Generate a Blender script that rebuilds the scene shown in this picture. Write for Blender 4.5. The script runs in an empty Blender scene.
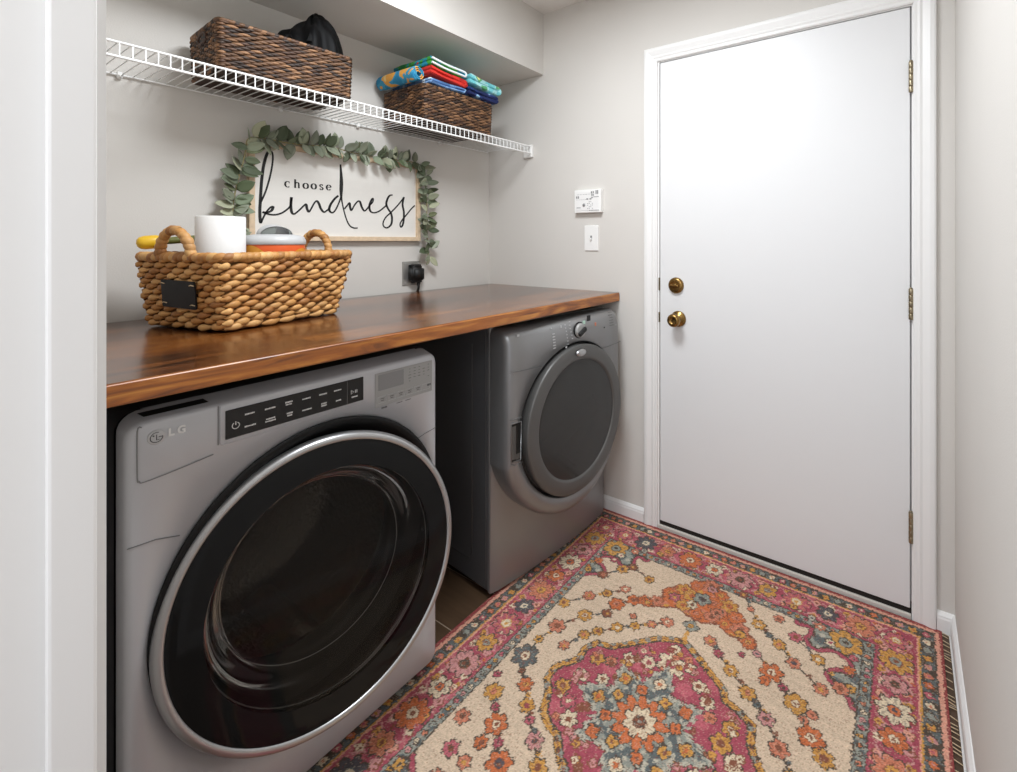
import bpy, bmesh, math, random
import numpy as np
from mathutils import Vector, Matrix
R = math.radians
PI = math.pi
SC = bpy.context.scene
COL = SC.collection
random.seed(7)

# ------------------------------------------------------------------ materials
def s2l(c):
    return tuple(((v / 255) / 12.92 if v / 255 <= .04045 else ((v / 255 + .055) / 1.055) ** 2.4) for v in c)

def mat(name, rgb, rough=.5, metal=0., spec=.5, coat=0., bump=None, vary=None, sheen=0., attr=None, trans=0.):
    m = bpy.data.materials.new(name); m.use_nodes = True
    nt = m.node_tree; b = nt.nodes['Principled BSDF']
    c = s2l(rgb) + (1,)
    b.inputs['Base Color'].default_value = c
    b.inputs['Roughness'].default_value = rough
    b.inputs['Metallic'].default_value = metal
    b.inputs['Specular IOR Level'].default_value = spec
    b.inputs['Coat Weight'].default_value = coat
    b.inputs['Coat Roughness'].default_value = .08
    b.inputs['Sheen Weight'].default_value = sheen
    b.inputs['Transmission Weight'].default_value = trans
    tc = nt.nodes.new('ShaderNodeTexCoord')
    if attr:
        a = nt.nodes.new('ShaderNodeAttribute'); a.attribute_name = attr
        nt.links.new(a.outputs['Color'], b.inputs['Base Color'])
    if vary:                         # (scale xyz, amount)
        mp = nt.nodes.new('ShaderNodeMapping'); mp.inputs['Scale'].default_value = vary[0]
        nz = nt.nodes.new('ShaderNodeTexNoise'); nz.inputs['Scale'].default_value = 1; nz.inputs['Detail'].default_value = 5
        mr = nt.nodes.new('ShaderNodeMapRange'); mr.inputs['From Min'].default_value = .3; mr.inputs['From Max'].default_value = .7
        mr.inputs['To Min'].default_value = 1 - vary[1]; mr.inputs['To Max'].default_value = 1 + vary[1]
        mx = nt.nodes.new('ShaderNodeVectorMath'); mx.operation = 'SCALE'
        nt.links.new(tc.outputs['Object'], mp.inputs['Vector']); nt.links.new(mp.outputs[0], nz.inputs['Vector'])
        nt.links.new(nz.outputs['Fac'], mr.inputs['Value']); nt.links.new(mr.outputs[0], mx.inputs['Scale'])
        if attr: nt.links.new(a.outputs['Color'], mx.inputs[0])
        else: mx.inputs[0].default_value = c[:3]
        nt.links.new(mx.outputs[0], b.inputs['Base Color'])
    if bump:                         # (scale, strength, distance)
        nz2 = nt.nodes.new('ShaderNodeTexNoise'); nz2.inputs['Scale'].default_value = bump[0]; nz2.inputs['Detail'].default_value = 4
        bp = nt.nodes.new('ShaderNodeBump'); bp.inputs['Strength'].default_value = bump[1]; bp.inputs['Distance'].default_value = bump[2]
        nt.links.new(tc.outputs['Object'], nz2.inputs['Vector']); nt.links.new(nz2.outputs['Fac'], bp.inputs['Height'])
        nt.links.new(bp.outputs[0], b.inputs['Normal'])
    return m

def tinted_glass(name, tint, rough=.03, refl=1.45, film=0., filmcol=(10, 10, 10)):
    m = bpy.data.materials.new(name); m.use_nodes = True; nt = m.node_tree
    nt.nodes.clear()
    o = nt.nodes.new('ShaderNodeOutputMaterial')
    t = nt.nodes.new('ShaderNodeBsdfTransparent'); t.inputs[0].default_value = s2l(tint) + (1,)
    d = nt.nodes.new('ShaderNodeBsdfDiffuse'); d.inputs[0].default_value = s2l(filmcol) + (1,)
    g = nt.nodes.new('ShaderNodeBsdfGlossy'); g.inputs['Roughness'].default_value = rough
    f = nt.nodes.new('ShaderNodeFresnel'); f.inputs[0].default_value = refl
    m0 = nt.nodes.new('ShaderNodeMixShader'); m0.inputs[0].default_value = film
    mx = nt.nodes.new('ShaderNodeMixShader')
    nt.links.new(t.outputs[0], m0.inputs[1]); nt.links.new(d.outputs[0], m0.inputs[2])
    nt.links.new(f.outputs[0], mx.inputs[0]); nt.links.new(m0.outputs[0], mx.inputs[1]); nt.links.new(g.outputs[0], mx.inputs[2])
    nt.links.new(mx.outputs[0], o.inputs[0])
    return m

def wood_mat(name, dark, mid, light, stave, glossy=.22, edge=False):
    """butcher block: staves along Y with their own tone, grain stretched along Y"""
    m = bpy.data.materials.new(name); m.use_nodes = True; nt = m.node_tree
    b = nt.nodes['Principled BSDF']; L = nt.links.new; N = nt.nodes.new
    tc = N('ShaderNodeTexCoord'); sx = N('ShaderNodeSeparateXYZ'); L(tc.outputs['Object'], sx.inputs[0])
    cx = N('ShaderNodeCombineXYZ')
    L(sx.outputs['Y'], cx.inputs['X']); L(sx.outputs['Z' if edge else 'X'], cx.inputs['Y'])
    br = N('ShaderNodeTexBrick'); br.offset = .37; br.offset_frequency = 2
    br.inputs['Color1'].default_value = (0, 0, 0, 1); br.inputs['Color2'].default_value = (1, 1, 1, 1); br.inputs['Mortar'].default_value = (.35, .35, .35, 1)
    br.inputs['Scale'].default_value = 1; br.inputs['Brick Width'].default_value = stave[0]; br.inputs['Row Height'].default_value = stave[1]
    br.inputs['Mortar Size'].default_value = .0007; br.inputs['Bias'].default_value = 0
    L(cx.outputs[0], br.inputs['Vector'])
    mp = N('ShaderNodeMapping'); mp.inputs['Scale'].default_value = (14, 1.6, 14) if not edge else (6, 2.6, 22)
    if edge: mp.inputs['Rotation'].default_value = (R(9), 0, 0)
    # offset the grain per stave
    ad = N('ShaderNodeVectorMath'); ad.operation = 'MULTIPLY_ADD'; ad.inputs[1].default_value = (3, 3, 3)
    L(br.outputs['Color'], ad.inputs[0]); L(tc.outputs['Object'], ad.inputs[2])
    L(ad.outputs[0], mp.inputs['Vector'])
    nz = N('ShaderNodeTexNoise'); nz.inputs['Scale'].default_value = 2.2 if not edge else 1.6; nz.inputs['Detail'].default_value = 6; nz.inputs['Distortion'].default_value = .9 if not edge else 1.6
    L(mp.outputs[0], nz.inputs['Vector'])
    wv = N('ShaderNodeMath'); wv.operation = 'MULTIPLY_ADD'; wv.inputs[1].default_value = .42 if not edge else .12
    L(br.outputs['Color'], wv.inputs[0]);
    sc = N('ShaderNodeMath'); sc.operation = 'MULTIPLY_ADD'; sc.inputs[1].default_value = 1.5; sc.inputs[2].default_value = -.46 if not edge else -.3
    L(nz.outputs['Fac'], sc.inputs[0]); L(sc.outputs[0], wv.inputs[2])
    cr = N('ShaderNodeValToRGB'); e = cr.color_ramp.elements
    e[0].position = .12; e[0].color = s2l(dark) + (1,); e[1].position = .95; e[1].color = s2l(light) + (1,)
    q = e.new(.5); q.color = s2l(mid) + (1,)
    L(wv.outputs[0], cr.inputs[0])
    # fine pores
    mp2 = N('ShaderNodeMapping'); mp2.inputs['Scale'].default_value = (160, 7, 160); L(tc.outputs['Object'], mp2.inputs['Vector'])
    n2 = N('ShaderNodeTexNoise'); n2.inputs['Scale'].default_value = 1; L(mp2.outputs[0], n2.inputs['Vector'])
    mr = N('ShaderNodeMapRange'); mr.inputs['To Min'].default_value = .72; mr.inputs['To Max'].default_value = 1.2; L(n2.outputs['Fac'], mr.inputs['Value'])
    mu = N('ShaderNodeVectorMath'); mu.operation = 'SCALE'; L(cr.outputs[0], mu.inputs[0]); L(mr.outputs[0], mu.inputs['Scale'])
    L(mu.outputs[0], b.inputs['Base Color'])
    b.inputs['Roughness'].default_value = glossy + .1; b.inputs['Coat Weight'].default_value = .5; b.inputs['Coat Roughness'].default_value = glossy
    return m

def floor_mat():
    m = bpy.data.materials.new('floor wood look tile'); m.use_nodes = True; nt = m.node_tree
    b = nt.nodes['Principled BSDF']; L = nt.links.new; N = nt.nodes.new
    tc = N('ShaderNodeTexCoord'); mp = N('ShaderNodeMapping'); mp.inputs['Location'].default_value = (.03, -.072, 0)
    L(tc.outputs['Object'], mp.inputs['Vector'])
    br = N('ShaderNodeTexBrick'); br.offset = .33
    br.inputs['Color1'].default_value = s2l((66, 49, 36)) + (1,); br.inputs['Color2'].default_value = s2l((98, 76, 56)) + (1,); br.inputs['Mortar'].default_value = s2l((176, 160, 140)) + (1,)
    br.inputs['Scale'].default_value = 1; br.inputs['Brick Width'].default_value = .9; br.inputs['Row Height'].default_value = .2; br.inputs['Mortar Size'].default_value = .0016
    L(mp.outputs[0], br.inputs['Vector'])
    mp2 = N('ShaderNodeMapping'); mp2.inputs['Scale'].default_value = (5, 60, 5); L(tc.outputs['Object'], mp2.inputs['Vector'])
    n2 = N('ShaderNodeTexNoise'); n2.inputs['Scale'].default_value = 1; n2.inputs['Detail'].default_value = 6; L(mp2.outputs[0], n2.inputs['Vector'])
    mr = N('ShaderNodeMapRange'); mr.inputs['To Min'].default_value = .55; mr.inputs['To Max'].default_value = 1.4; L(n2.outputs['Fac'], mr.inputs['Value'])
    mu = N('ShaderNodeVectorMath'); mu.operation = 'SCALE'; L(br.outputs['Color'], mu.inputs[0]); L(mr.outputs[0], mu.inputs['Scale'])
    L(mu.outputs[0], b.inputs['Base Color']); b.inputs['Roughness'].default_value = .42
    return m

def print_mat(name, cols, scale, stretch=(1, 1, 1), seed=0.):
    """terry cloth printed in bold patches of colour"""
    m = bpy.data.materials.new(name); m.use_nodes = True; nt = m.node_tree
    b = nt.nodes['Principled BSDF']; L = nt.links.new; N = nt.nodes.new
    tc = N('ShaderNodeTexCoord'); mp = N('ShaderNodeMapping'); mp.inputs['Scale'].default_value = stretch; mp.inputs['Location'].default_value = (seed, seed * .7, seed * .3)
    L(tc.outputs['Object'], mp.inputs['Vector'])
    nz = N('ShaderNodeTexNoise'); nz.inputs['Scale'].default_value = scale; nz.inputs['Detail'].default_value = 1; nz.inputs['Distortion'].default_value = .6
    L(mp.outputs[0], nz.inputs['Vector'])
    cr = N('ShaderNodeValToRGB'); cr.color_ramp.interpolation = 'CONSTANT'; e = cr.color_ramp.elements
    for i, (p, c) in enumerate(cols):
        q = e[i] if i < 2 else e.new(p)
        q.position = p; q.color = s2l(c) + (1,)
    L(nz.outputs['Fac'], cr.inputs[0]); L(cr.outputs[0], b.inputs['Base Color'])
    n2 = N('ShaderNodeTexNoise'); n2.inputs['Scale'].default_value = 500; bp = N('ShaderNodeBump'); bp.inputs['Strength'].default_value = .5; bp.inputs['Distance'].default_value = .002
    L(tc.outputs['Object'], n2.inputs['Vector']); L(n2.outputs['Fac'], bp.inputs['Height']); L(bp.outputs[0], b.inputs['Normal'])
    b.inputs['Roughness'].default_value = .9
    return m

M = {}
M['wall'] = mat('greige wall paint', (209, 205, 199), .85, bump=(260, .18, .002), vary=((3, 3, 3), .012))
M['ceil'] = mat('ceiling paint', (230, 227, 222), .9, bump=(140, .3, .003))
M['white'] = mat('white semi gloss paint', (232, 231, 229), .38, vary=((2, 2, 2), .008))
M['door'] = mat('white door paint', (224, 224, 224), .42, bump=(30, .05, .002))
M['plastic'] = mat('white plastic', (236, 235, 232), .4)
M['wire'] = mat('white vinyl coated wire', (238, 238, 236), .35)
M['brass'] = mat('antique brass', (142, 112, 66), .27, metal=1., vary=((60, 60, 60), .25))
M['hinge'] = mat('aged brass hinge', (158, 146, 122), .35, metal=1., vary=((80, 80, 80), .3))
M['dark'] = mat('dark rubber', (18, 18, 18), .6)
M['gap'] = mat('dark gap shade', (30, 26, 22), .9)
M['sill'] = mat('mill finish sill', (208, 203, 194), .5)
M['floor'] = floor_mat()
M['oak'] = mat('oak strip', (120, 92, 62), .5, vary=((4, 60, 60), .2))
M['counter'] = wood_mat('acacia butcher block', (40, 20, 9), (88, 46, 18), (148, 90, 38), (.95, .078), .15)
M['edge'] = wood_mat('acacia edge grain', (76, 34, 8), (156, 88, 24), (208, 142, 60), (2.4, .2), .36, edge=True)
M['silver'] = mat('silver grey enamel', (186, 187, 190), .40, metal=.12, coat=.15)
M['silver2'] = mat('silver grey enamel bright', (188, 189, 192), .36, metal=.25)
M['graphite'] = mat('graphite cabinet', (70, 71, 73), .4, metal=.2)
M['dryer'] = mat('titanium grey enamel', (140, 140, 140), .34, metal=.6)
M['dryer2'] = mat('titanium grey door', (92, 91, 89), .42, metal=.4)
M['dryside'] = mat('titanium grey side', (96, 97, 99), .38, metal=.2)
M['chrome'] = mat('satin chrome', (178, 178, 178), .36, metal=.9)
M['black'] = mat('satin black', (7, 7, 7), .55, spec=.3)
M['blackm'] = mat('matte black', (14, 14, 14), .55)
M['panelblk'] = mat('black control glass', (20, 20, 20), .25)
M['print'] = mat('pale print', (222, 222, 220), .5)
M['gprint'] = mat('grey print', (92, 92, 92), .5)
M['disp'] = mat('grey display', (132, 132, 132), .3)
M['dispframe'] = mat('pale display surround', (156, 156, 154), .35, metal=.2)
M['rubber'] = mat('grey door gasket', (46, 46, 46), .5)
M['drum'] = mat('steel drum', (168, 163, 156), .36, metal=.9, bump=(70, .9, .008))
M['glass'] = tinted_glass('smoked door glass', (205, 203, 200), .02, 1.26)
M['glassrim'] = tinted_glass('printed black door glass', (20, 20, 20), .06, 1.28, film=.6, filmcol=(32, 32, 32))
M['bowl'] = tinted_glass('clear door bowl', (232, 230, 227), .08, 1.25, film=.18, filmcol=(60, 60, 60))
M['dryglass'] = tinted_glass('smoked dryer window', (120, 119, 117), .12, 1.4, film=.42, filmcol=(84, 83, 81))
M['wick'] = mat('dark wicker', (96, 60, 34), .6, attr='tone')
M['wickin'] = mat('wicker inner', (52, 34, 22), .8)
M['hyac'] = mat('water hyacinth', (190, 140, 80), .55, attr='tone', bump=(220, .3, .002))
M['hyacin'] = mat('hyacinth lining', (120, 84, 46), .8)
M['slate'] = mat('chalkboard', (20, 20, 21), .6)
M['paper'] = mat('white paper', (232, 231, 229), .9, bump=(120, .15, .002))
M['card'] = mat('cardboard core', (160, 128, 92), .9)
M['orange'] = mat('orange label', (216, 88, 28), .4)
M['ochre'] = mat('ochre swoosh', (222, 150, 44), .4)
M['lidgrey'] = mat('grey lid', (190, 190, 190), .4)
M['lidclear'] = mat('dark grey flap', (112, 116, 112), .3)
M['yellow'] = mat('yellow plastic', (222, 178, 40), .4)
M['olive'] = mat('olive stripe', (98, 100, 44), .5)
M['leaf'] = mat('eucalyptus leaf', (110, 128, 104), .6, attr='tone')
M['stem'] = mat('pale stem', (150, 140, 100), .7)
M['frame'] = mat('natural pine frame', (214, 190, 160), .6, vary=((10, 60, 60), .1))
M['board'] = mat('white washed board', (226, 223, 217), .8, vary=((30, 4, 60), .015))
M['ink'] = mat('black ink', (20, 19, 19), .7)
M['steel'] = mat('brushed steel plate', (170, 168, 164), .35, metal=.7)
M['cloth'] = mat('black nylon', (5, 5, 6), .6, spec=.15)
M['tan'] = mat('tan strap end', (206, 186, 150), .7)
M['rug'] = mat('woven wool', (200, 180, 150), .95, spec=.1, attr='tone', bump=(420, .8, .003))
M['rugside'] = mat('rug red binding', (120, 36, 46), .95)
M['fringe'] = mat('cream fringe', (206, 184, 150), .95)
M['mint'] = mat('pale mint mark', (176, 206, 190), .5)
M['coral'] = mat('coral mark', (196, 118, 90), .5)
M['sprint'] = mat('silver print', (186, 186, 186), .5)

# ------------------------------------------------------------------ mesh builder
class MB:
    def __init__(s):
        s.v = []; s.f = []; s.m = []; s.sm = []; s.c = []
    def add(s, verts, faces, mi=0, smooth=False, tone=None):
        o = len(s.v); s.v += [tuple(p) for p in verts]
        for f in faces:
            s.f.append([i + o for i in f]); s.m.append(mi); s.sm.append(smooth)
        s.c += [tone or (1, 1, 1)] * len(verts)
    def bm(s, b, mi=0, smooth=False, tone=None, mx=None):
        if mx is not None: bmesh.ops.transform(b, matrix=mx, verts=b.verts)
        b.verts.index_update()
        s.add([v.co[:] for v in b.verts], [[v.index for v in f.verts] for f in b.faces], mi, smooth, tone); b.free()
    def box(s, x0, x1, y0, y1, z0, z1, bev=0., seg=2, mi=0, mx=None, tone=None):
        b = bmesh.new(); bmesh.ops.create_cube(b, size=1)
        for v in b.verts:
            v.co = Vector(((x0 + x1) / 2 + v.co.x * (x1 - x0), (y0 + y1) / 2 + v.co.y * (y1 - y0), (z0 + z1) / 2 + v.co.z * (z1 - z0)))
        if bev: bmesh.ops.bevel(b, geom=b.edges[:], offset=bev, segments=seg, affect='EDGES', profile=.5)
        s.bm(b, mi, False, tone, mx)
    def grid(s, rows, closed_u=False, closed_v=False, mi=0, smooth=True, tone=None, flip=False):
        n = len(rows); k = len(rows[0]); V = [p for r in rows for p in r]; F = []
        for i in range(n if closed_v else n - 1):
            for j in range(k if closed_u else k - 1):
                a = i * k + j; b_ = i * k + (j + 1) % k; c_ = ((i + 1) % n) * k + (j + 1) % k; d = ((i + 1) % n) * k + j
                F.append([a, d, c_, b_] if flip else [a, b_, c_, d])
        s.add(V, F, mi, smooth, tone)
    def lathe(s, prof, n=48, axis='z', o=(0, 0, 0), mi=0, mx=None, smooth=True, cap0=False, cap1=False, tone=None):
        rows = []
        for r, h in prof:
            row = []
            for i in range(n):
                t = 2 * PI * i / n; a, b = r * math.cos(t), r * math.sin(t)
                p = (a, b, h) if axis == 'z' else ((h, a, b) if axis == 'x' else (b, h, a))
                p = Vector((p[0] + o[0], p[1] + o[1], p[2] + o[2]))
                if mx is not None: p = mx @ p
                row.append(tuple(p))
            rows.append(row)
        s.grid(rows, closed_u=True, mi=mi, smooth=smooth, tone=tone)
        if cap0: s.add(rows[0], [list(range(n))[::-1]], mi, False, tone)
        if cap1: s.add(rows[-1], [list(range(n))], mi, False, tone)
    def tube(s, pts, r, n=6, mi=0, closed=False, tone=None, cap=True, smooth=True):
        P = [Vector(p) for p in pts]; rows = []; up = Vector((.31, .17, .93)).normalized()
        for i, p in enumerate(P):
            t = (P[(i + 1) % len(P)] - P[i - 1]) if closed else (P[min(i + 1, len(P) - 1)] - P[max(i - 1, 0)])
            if t.length < 1e-9: t = Vector((0, 0, 1))
            t.normalize(); a = t.cross(up)
            if a.length < 1e-3: a = t.cross(Vector((1, 0, 0)))
            a.normalize(); b = t.cross(a)
            rr = r[i] if isinstance(r, (list, tuple)) else r
            rows.append([tuple(p + a * rr * math.cos(2 * PI * k / n) + b * rr * math.sin(2 * PI * k / n)) for k in range(n)])
        s.grid(rows, closed_u=True, closed_v=closed, mi=mi, smooth=smooth, tone=tone)
        if cap and not closed:
            s.add(rows[0], [list(range(n))[::-1]], mi, False, tone); s.add(rows[-1], [list(range(n))], mi, False, tone)
    def prism(s, poly, h0, h1, fn, mi=0, tone=None):
        """poly: 2D outline; fn(a,b,h) -> point"""
        n = len(poly); V = [fn(a, b, h0) for a, b in poly] + [fn(a, b, h1) for a, b in poly]
        F = [list(range(n))[::-1], [i + n for i in range(n)]] + [[i, (i + 1) % n, (i + 1) % n + n, i + n] for i in range(n)]
        s.add(V, F, mi, False, tone)
    def build(s, name, mats, parent=None, fix=True):
        me = bpy.data.meshes.new(name); me.from_pydata(s.v, [], s.f)
        if not isinstance(mats, (list, tuple)): mats = [mats]
        for m in mats: me.materials.append(m)
        me.polygons.foreach_set('material_index', s.m); me.polygons.foreach_set('use_smooth', s.sm)
        ca = me.color_attributes.new('tone', 'FLOAT_COLOR', 'POINT')
        a = np.ones((len(s.v), 4), dtype=np.float32); a[:, :3] = np.array(s.c, dtype=np.float32)
        ca.data.foreach_set('color', a.ravel())
        me.update()
        if fix:
            b = bmesh.new(); b.from_mesh(me); bmesh.ops.recalc_face_normals(b, faces=b.faces); b.to_mesh(me); b.free()
        o = bpy.data.objects.new(name, me); COL.objects.link(o)
        if parent is not None: o.parent = parent
        return o

def tag(o, label, cat, group=None, kind=None):
    o['label'] = label; o['category'] = cat
    if group: o['group'] = group
    if kind: o['kind'] = kind
    return o
def thing(name, label, cat, loc=(0, 0, 0), rz=0., group=None):
    o = bpy.data.objects.new(name, None); COL.objects.link(o); o.empty_display_size = .1
    o.location = loc; o.rotation_euler = (0, 0, rz)
    return tag(o, label, cat, group)
def struct(o, label=None, cat=None):
    o['kind'] = 'structure'
    if label: o['label'] = label
    if cat: o['category'] = cat
    return o
def text_shape(txt, size, fn, depth=.0006, off=0.):
    """MB holding the letters of txt, laid out by fn(a,b,h) with (a,b) in the text plane, centred"""
    cu = bpy.data.curves.new('lettering', 'FONT'); cu.body = txt; cu.size = size; cu.align_x = 'CENTER'; cu.align_y = 'CENTER'
    cu.extrude = depth / 2; cu.resolution_u = 3; cu.offset = off
    ob = bpy.data.objects.new('lettering', cu); COL.objects.link(ob)
    dg = bpy.context.evaluated_depsgraph_get(); me = bpy.data.meshes.new_from_object(ob.evaluated_get(dg))
    V = [fn(v.co.x, v.co.y, v.co.z + depth / 2) for v in me.vertices]; F = [list(p.vertices) for p in me.polygons]
    COL.objects.unlink(ob); bpy.data.objects.remove(ob); bpy.data.meshes.remove(me)
    return V, F
def smooth_path(pts, k=6):
    """Catmull-Rom"""
    P = [np.array(p, float) for p in pts]; out = []
    for i in range(len(P) - 1):
        p0 = P[max(i - 1, 0)]; p1 = P[i]; p2 = P[i + 1]; p3 = P[min(i + 2, len(P) - 1)]
        for j in range(k):
            t = j / k
            out.append(.5 * ((2 * p1) + (-p0 + p2) * t + (2 * p0 - 5 * p1 + 4 * p2 - p3) * t * t + (-p0 + 3 * p1 - 3 * p2 + p3) * t ** 3))
    out.append(P[-1]); return [tuple(p) for p in out]

# ------------------------------------------------------------------ room
WX, DY, RX, CZ = -1.957, 1.974, .134, 2.464     # left wall, door wall, right wall, ceiling
NY0, NY1 = .010, .1195                            # near wall with the doorway the photo is taken from
JX0, JX1 = -.68, .085                            # that doorway's opening
HB = -1.35                                       # far side of the hall behind the doorway

m = MB(); m.box(-2.3, 1.2, HB - .1, DY + .3, -.06, 0); struct(m.build('floor', M['floor']), 'brown wood look tile floor', 'floor')
m = MB(); m.box(-2.3, 1.2, HB - .1, DY + .3, CZ, CZ + .06); struct(m.build('ceiling', M['ceil']), 'flat painted ceiling', 'ceiling')
m = MB(); m.box(WX - .12, WX, NY0, DY + .12, 0, CZ); struct(m.build('wall_left', M['wall']), 'greige wall behind the counter', 'wall')
# door wall with opening
OX0, OX1, OZ = -.9205, .0255, 2.081
m = MB()
m.box(WX, OX0, DY, DY + .12, 0, CZ); m.box(OX1, RX + .12, DY, DY + .12, 0, CZ); m.box(OX0, OX1, DY, DY + .12, OZ, CZ)
struct(m.build('wall_back', M['wall']), 'greige wall with the white door', 'wall')
m = MB(); m.box(RX, RX + .12, NY1, DY, 0, CZ); struct(m.build('wall_right', M['wall']), 'greige wall at the right', 'wall')
DZ = 2.06
m = MB()
m.box(WX, JX0 - .018, NY0, NY1, 0, CZ); m.box(JX1 + .018, 1.1, NY0, NY1, 0, CZ); m.box(JX0 - .018, JX1 + .018, NY0, NY1, DZ + .018, CZ)
struct(m.build('wall_front', M['wall']), 'greige wall holding the near doorway', 'wall')
m = MB(); m.box(1.1, 1.2, HB, NY1, 0, CZ); m.box(WX - .12, WX, HB, NY0, 0, CZ)
struct(m.build('wall_hall', M['wall']), 'greige side walls of the hall', 'wall')
SFX, SFZ = -1.563, 2.147
m = MB(); m.box(WX, SFX, NY1, DY, SFZ, CZ); struct(m.build('soffit', M['wall']), 'boxed soffit above the shelf', 'soffit')

# near doorway: jamb, stop, casings
m = MB()
m.box(JX0 - .018, JX0, NY0 - .002, .1365, 0, DZ + .018)
m.box(JX1, JX1 + .018, NY0 - .002, NY1 + .001, 0, DZ + .018)
m.box(JX0, JX1, NY0 - .002, NY1 + .001, DZ, DZ + .018)
m.box(JX0, JX0 + .011, .0935, .1280, 0, DZ - .0, .003)
m.box(JX1 - .011, JX1, .0935, .1280, 0, DZ, .003)
m.box(JX0, JX1, .0935, .1280, DZ - .011, DZ, .003)
struct(m.build('trim_3', M['white']), 'white jamb of the near doorway with its door stop', 'door jamb')
def casing_run(mb, p0, p1, out, nrm, w=.064, flip=False):
    """colonial casing profile swept p0->p1; out: direction across width away from the opening, nrm: off the wall"""
    prof = [(0, 0), (0, .009), (.004, .0115), (.012, .0115), (.018, .0145), (.026, .0125), (.034, .015), (.046, .0185), (.056, .018), (.061, .016), (w, .010), (w, 0)]
    out = Vector(out); nrm = Vector(nrm); p0 = Vector(p0); p1 = Vector(p1); ax = (p1 - p0).normalized()
    rows = []
    for p, sgn in ((p0, -1), (p1, 1)):
        rows.append([tuple(p + out * a + nrm * b) for a, b in prof])
    return rows
def casing(mb, x0, x1, ztop, ywall, ny, w=.064):
    prof = [(0, 0), (0, .009), (.004, .0115), (.012, .0115), (.018, .0145), (.026, .0125), (.034, .015), (.046, .0185), (.056, .018), (.061, .016), (w, .010), (w, 0)]
    L = [[(x0 - a, ywall + ny * b, 0) for a, b in prof], [(x0 - a, ywall + ny * b, ztop + a) for a, b in prof]]
    T = [[(x0 - a, ywall + ny * b, ztop + a) for a, b in prof], [(x1 + a, ywall + ny * b, ztop + a) for a, b in prof]]
    Rr = [[(x1 + a, ywall + ny * b, ztop + a) for a, b in prof], [(x1 + a, ywall + ny * b, 0) for a, b in prof]]
    for g in (L, T, Rr):
        mb.grid(g, smooth=False)
m = MB(); casing(m, JX0 - .020, JX1 + .006, DZ + .012, NY1, 1, .05)
struct(m.build('trim_4', M['white']), 'white casing of the near doorway', 'door casing')

# far door: casing, jamb, slab
m = MB(); casing(m, -.9125, .0225, 2.078, DY, -1)
struct(m.build('trim_1', M['white']), 'white moulded casing around the white door', 'door casing')
m = MB()
m.box(OX0, -.9055, DY - .001, DY + .12, 0, 2.0745); m.box(.0185, OX1, DY - .001, DY + .12, 0, 2.0745); m.box(OX0, OX1, DY - .001, DY + .12, 2.0745, OZ)
m.box(-.9055, -.893, DY + .046, DY + .06, 0.03, 2.0745); m.box(.006, .0185, DY + .046, DY + .06, 0.03, 2.0745); m.box(-.893, .006, DY + .046, DY + .06, 2.063, 2.0745)
struct(m.build('trim_5', M['white']), 'white jamb around the door', 'door jamb')
m = MB(); m.box(OX0 + .008, OX1 - .008, DY - .004, DY + .12, 0.0, .019, .003); 
struct(m.build('trim_2', M['sill']), 'grey metal threshold below the door', 'threshold')
m = MB(); m.box(-.9055, .0185, DY + .004, DY + .05, .019, .034); struct(m.build('trim_6', M['gap']), 'dark strip standing in for the shaded gap under the door', 'gap strip')  # dark filler that paints the shade in the gap below the slab

m = MB(); m.box(-.9025, .0145, DY, DY + .044, .0375, 2.0715, .002, 1)
door = struct(m.build('door_1', M['door']), 'plain white flush door with brass hardware', 'door')
def knob(x, z, big):
    m = MB()
    if big:
        m.lathe([(.0, 0), (.0345, 0), (.0345, -.004), (.031, -.009), (.018, -.012), (.0145, -.016), (.0135, -.028), (.018, -.034), (.0255, -.040), (.0285, -.050), (.0275, -.060), (.022, -.066), (.014, -.0675), (.0125, -.065), (.006, -.064), (.0001, -.064)], 40, 'y', (x, DY, z))
        return m.build('door_knob', M['brass'], door)
    m.lathe([(0, 0), (.035, 0), (.035, -.005), (.0325, -.011), (.027, -.014), (.021, -.0145), (.0001, -.0145)], 40, 'y', (x, DY, z))
    o = m.build('deadbolt', M['brass'], door)
    m2 = MB(); m2.box(x - .018, x + .018, DY - .030, DY - .0145, z - .0055, z + .0055, .0035, 2)
    m2.lathe([(.0001, -.0145), (.009, -.0145), (.009, -.02), (.0001, -.02)], 20, 'y', (x, DY, z))
    m2.build('thumb_turn', M['brass'], o); return o
knob(-.8155, .9415, True); knob(-.8255, 1.0865, False)
for z in (1.833, 1.067, .315):
    m = MB(); hx, hy = .0165, DY - .007
    for i in range(5):
        z0 = z - .052 + i * .0208
        m.lathe([(.0001, z0 + .0004), (.0062, z0 + .0004), (.0068, z0 + .0016), (.0068, z0 + .019), (.0062, z0 + .0202), (.0001, z0 + .0202)], 16, 'z', (hx, hy, 0))
    m.lathe([(.0001, z + .052), (.0045, z + .052), (.005, z + .055), (.0001, z + .057)], 12, 'z', (hx, hy, 0))
    m.build('hinge', M['hinge'], door)
for z, h in ((1.0885, .028), (.9415, .022)):
    m = MB(); m.box(-.9085, -.9038, DY - .0045, DY + .02, z - h, z + h, .001, 1); m.build('strike_plate', M['hinge'], door)

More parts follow.
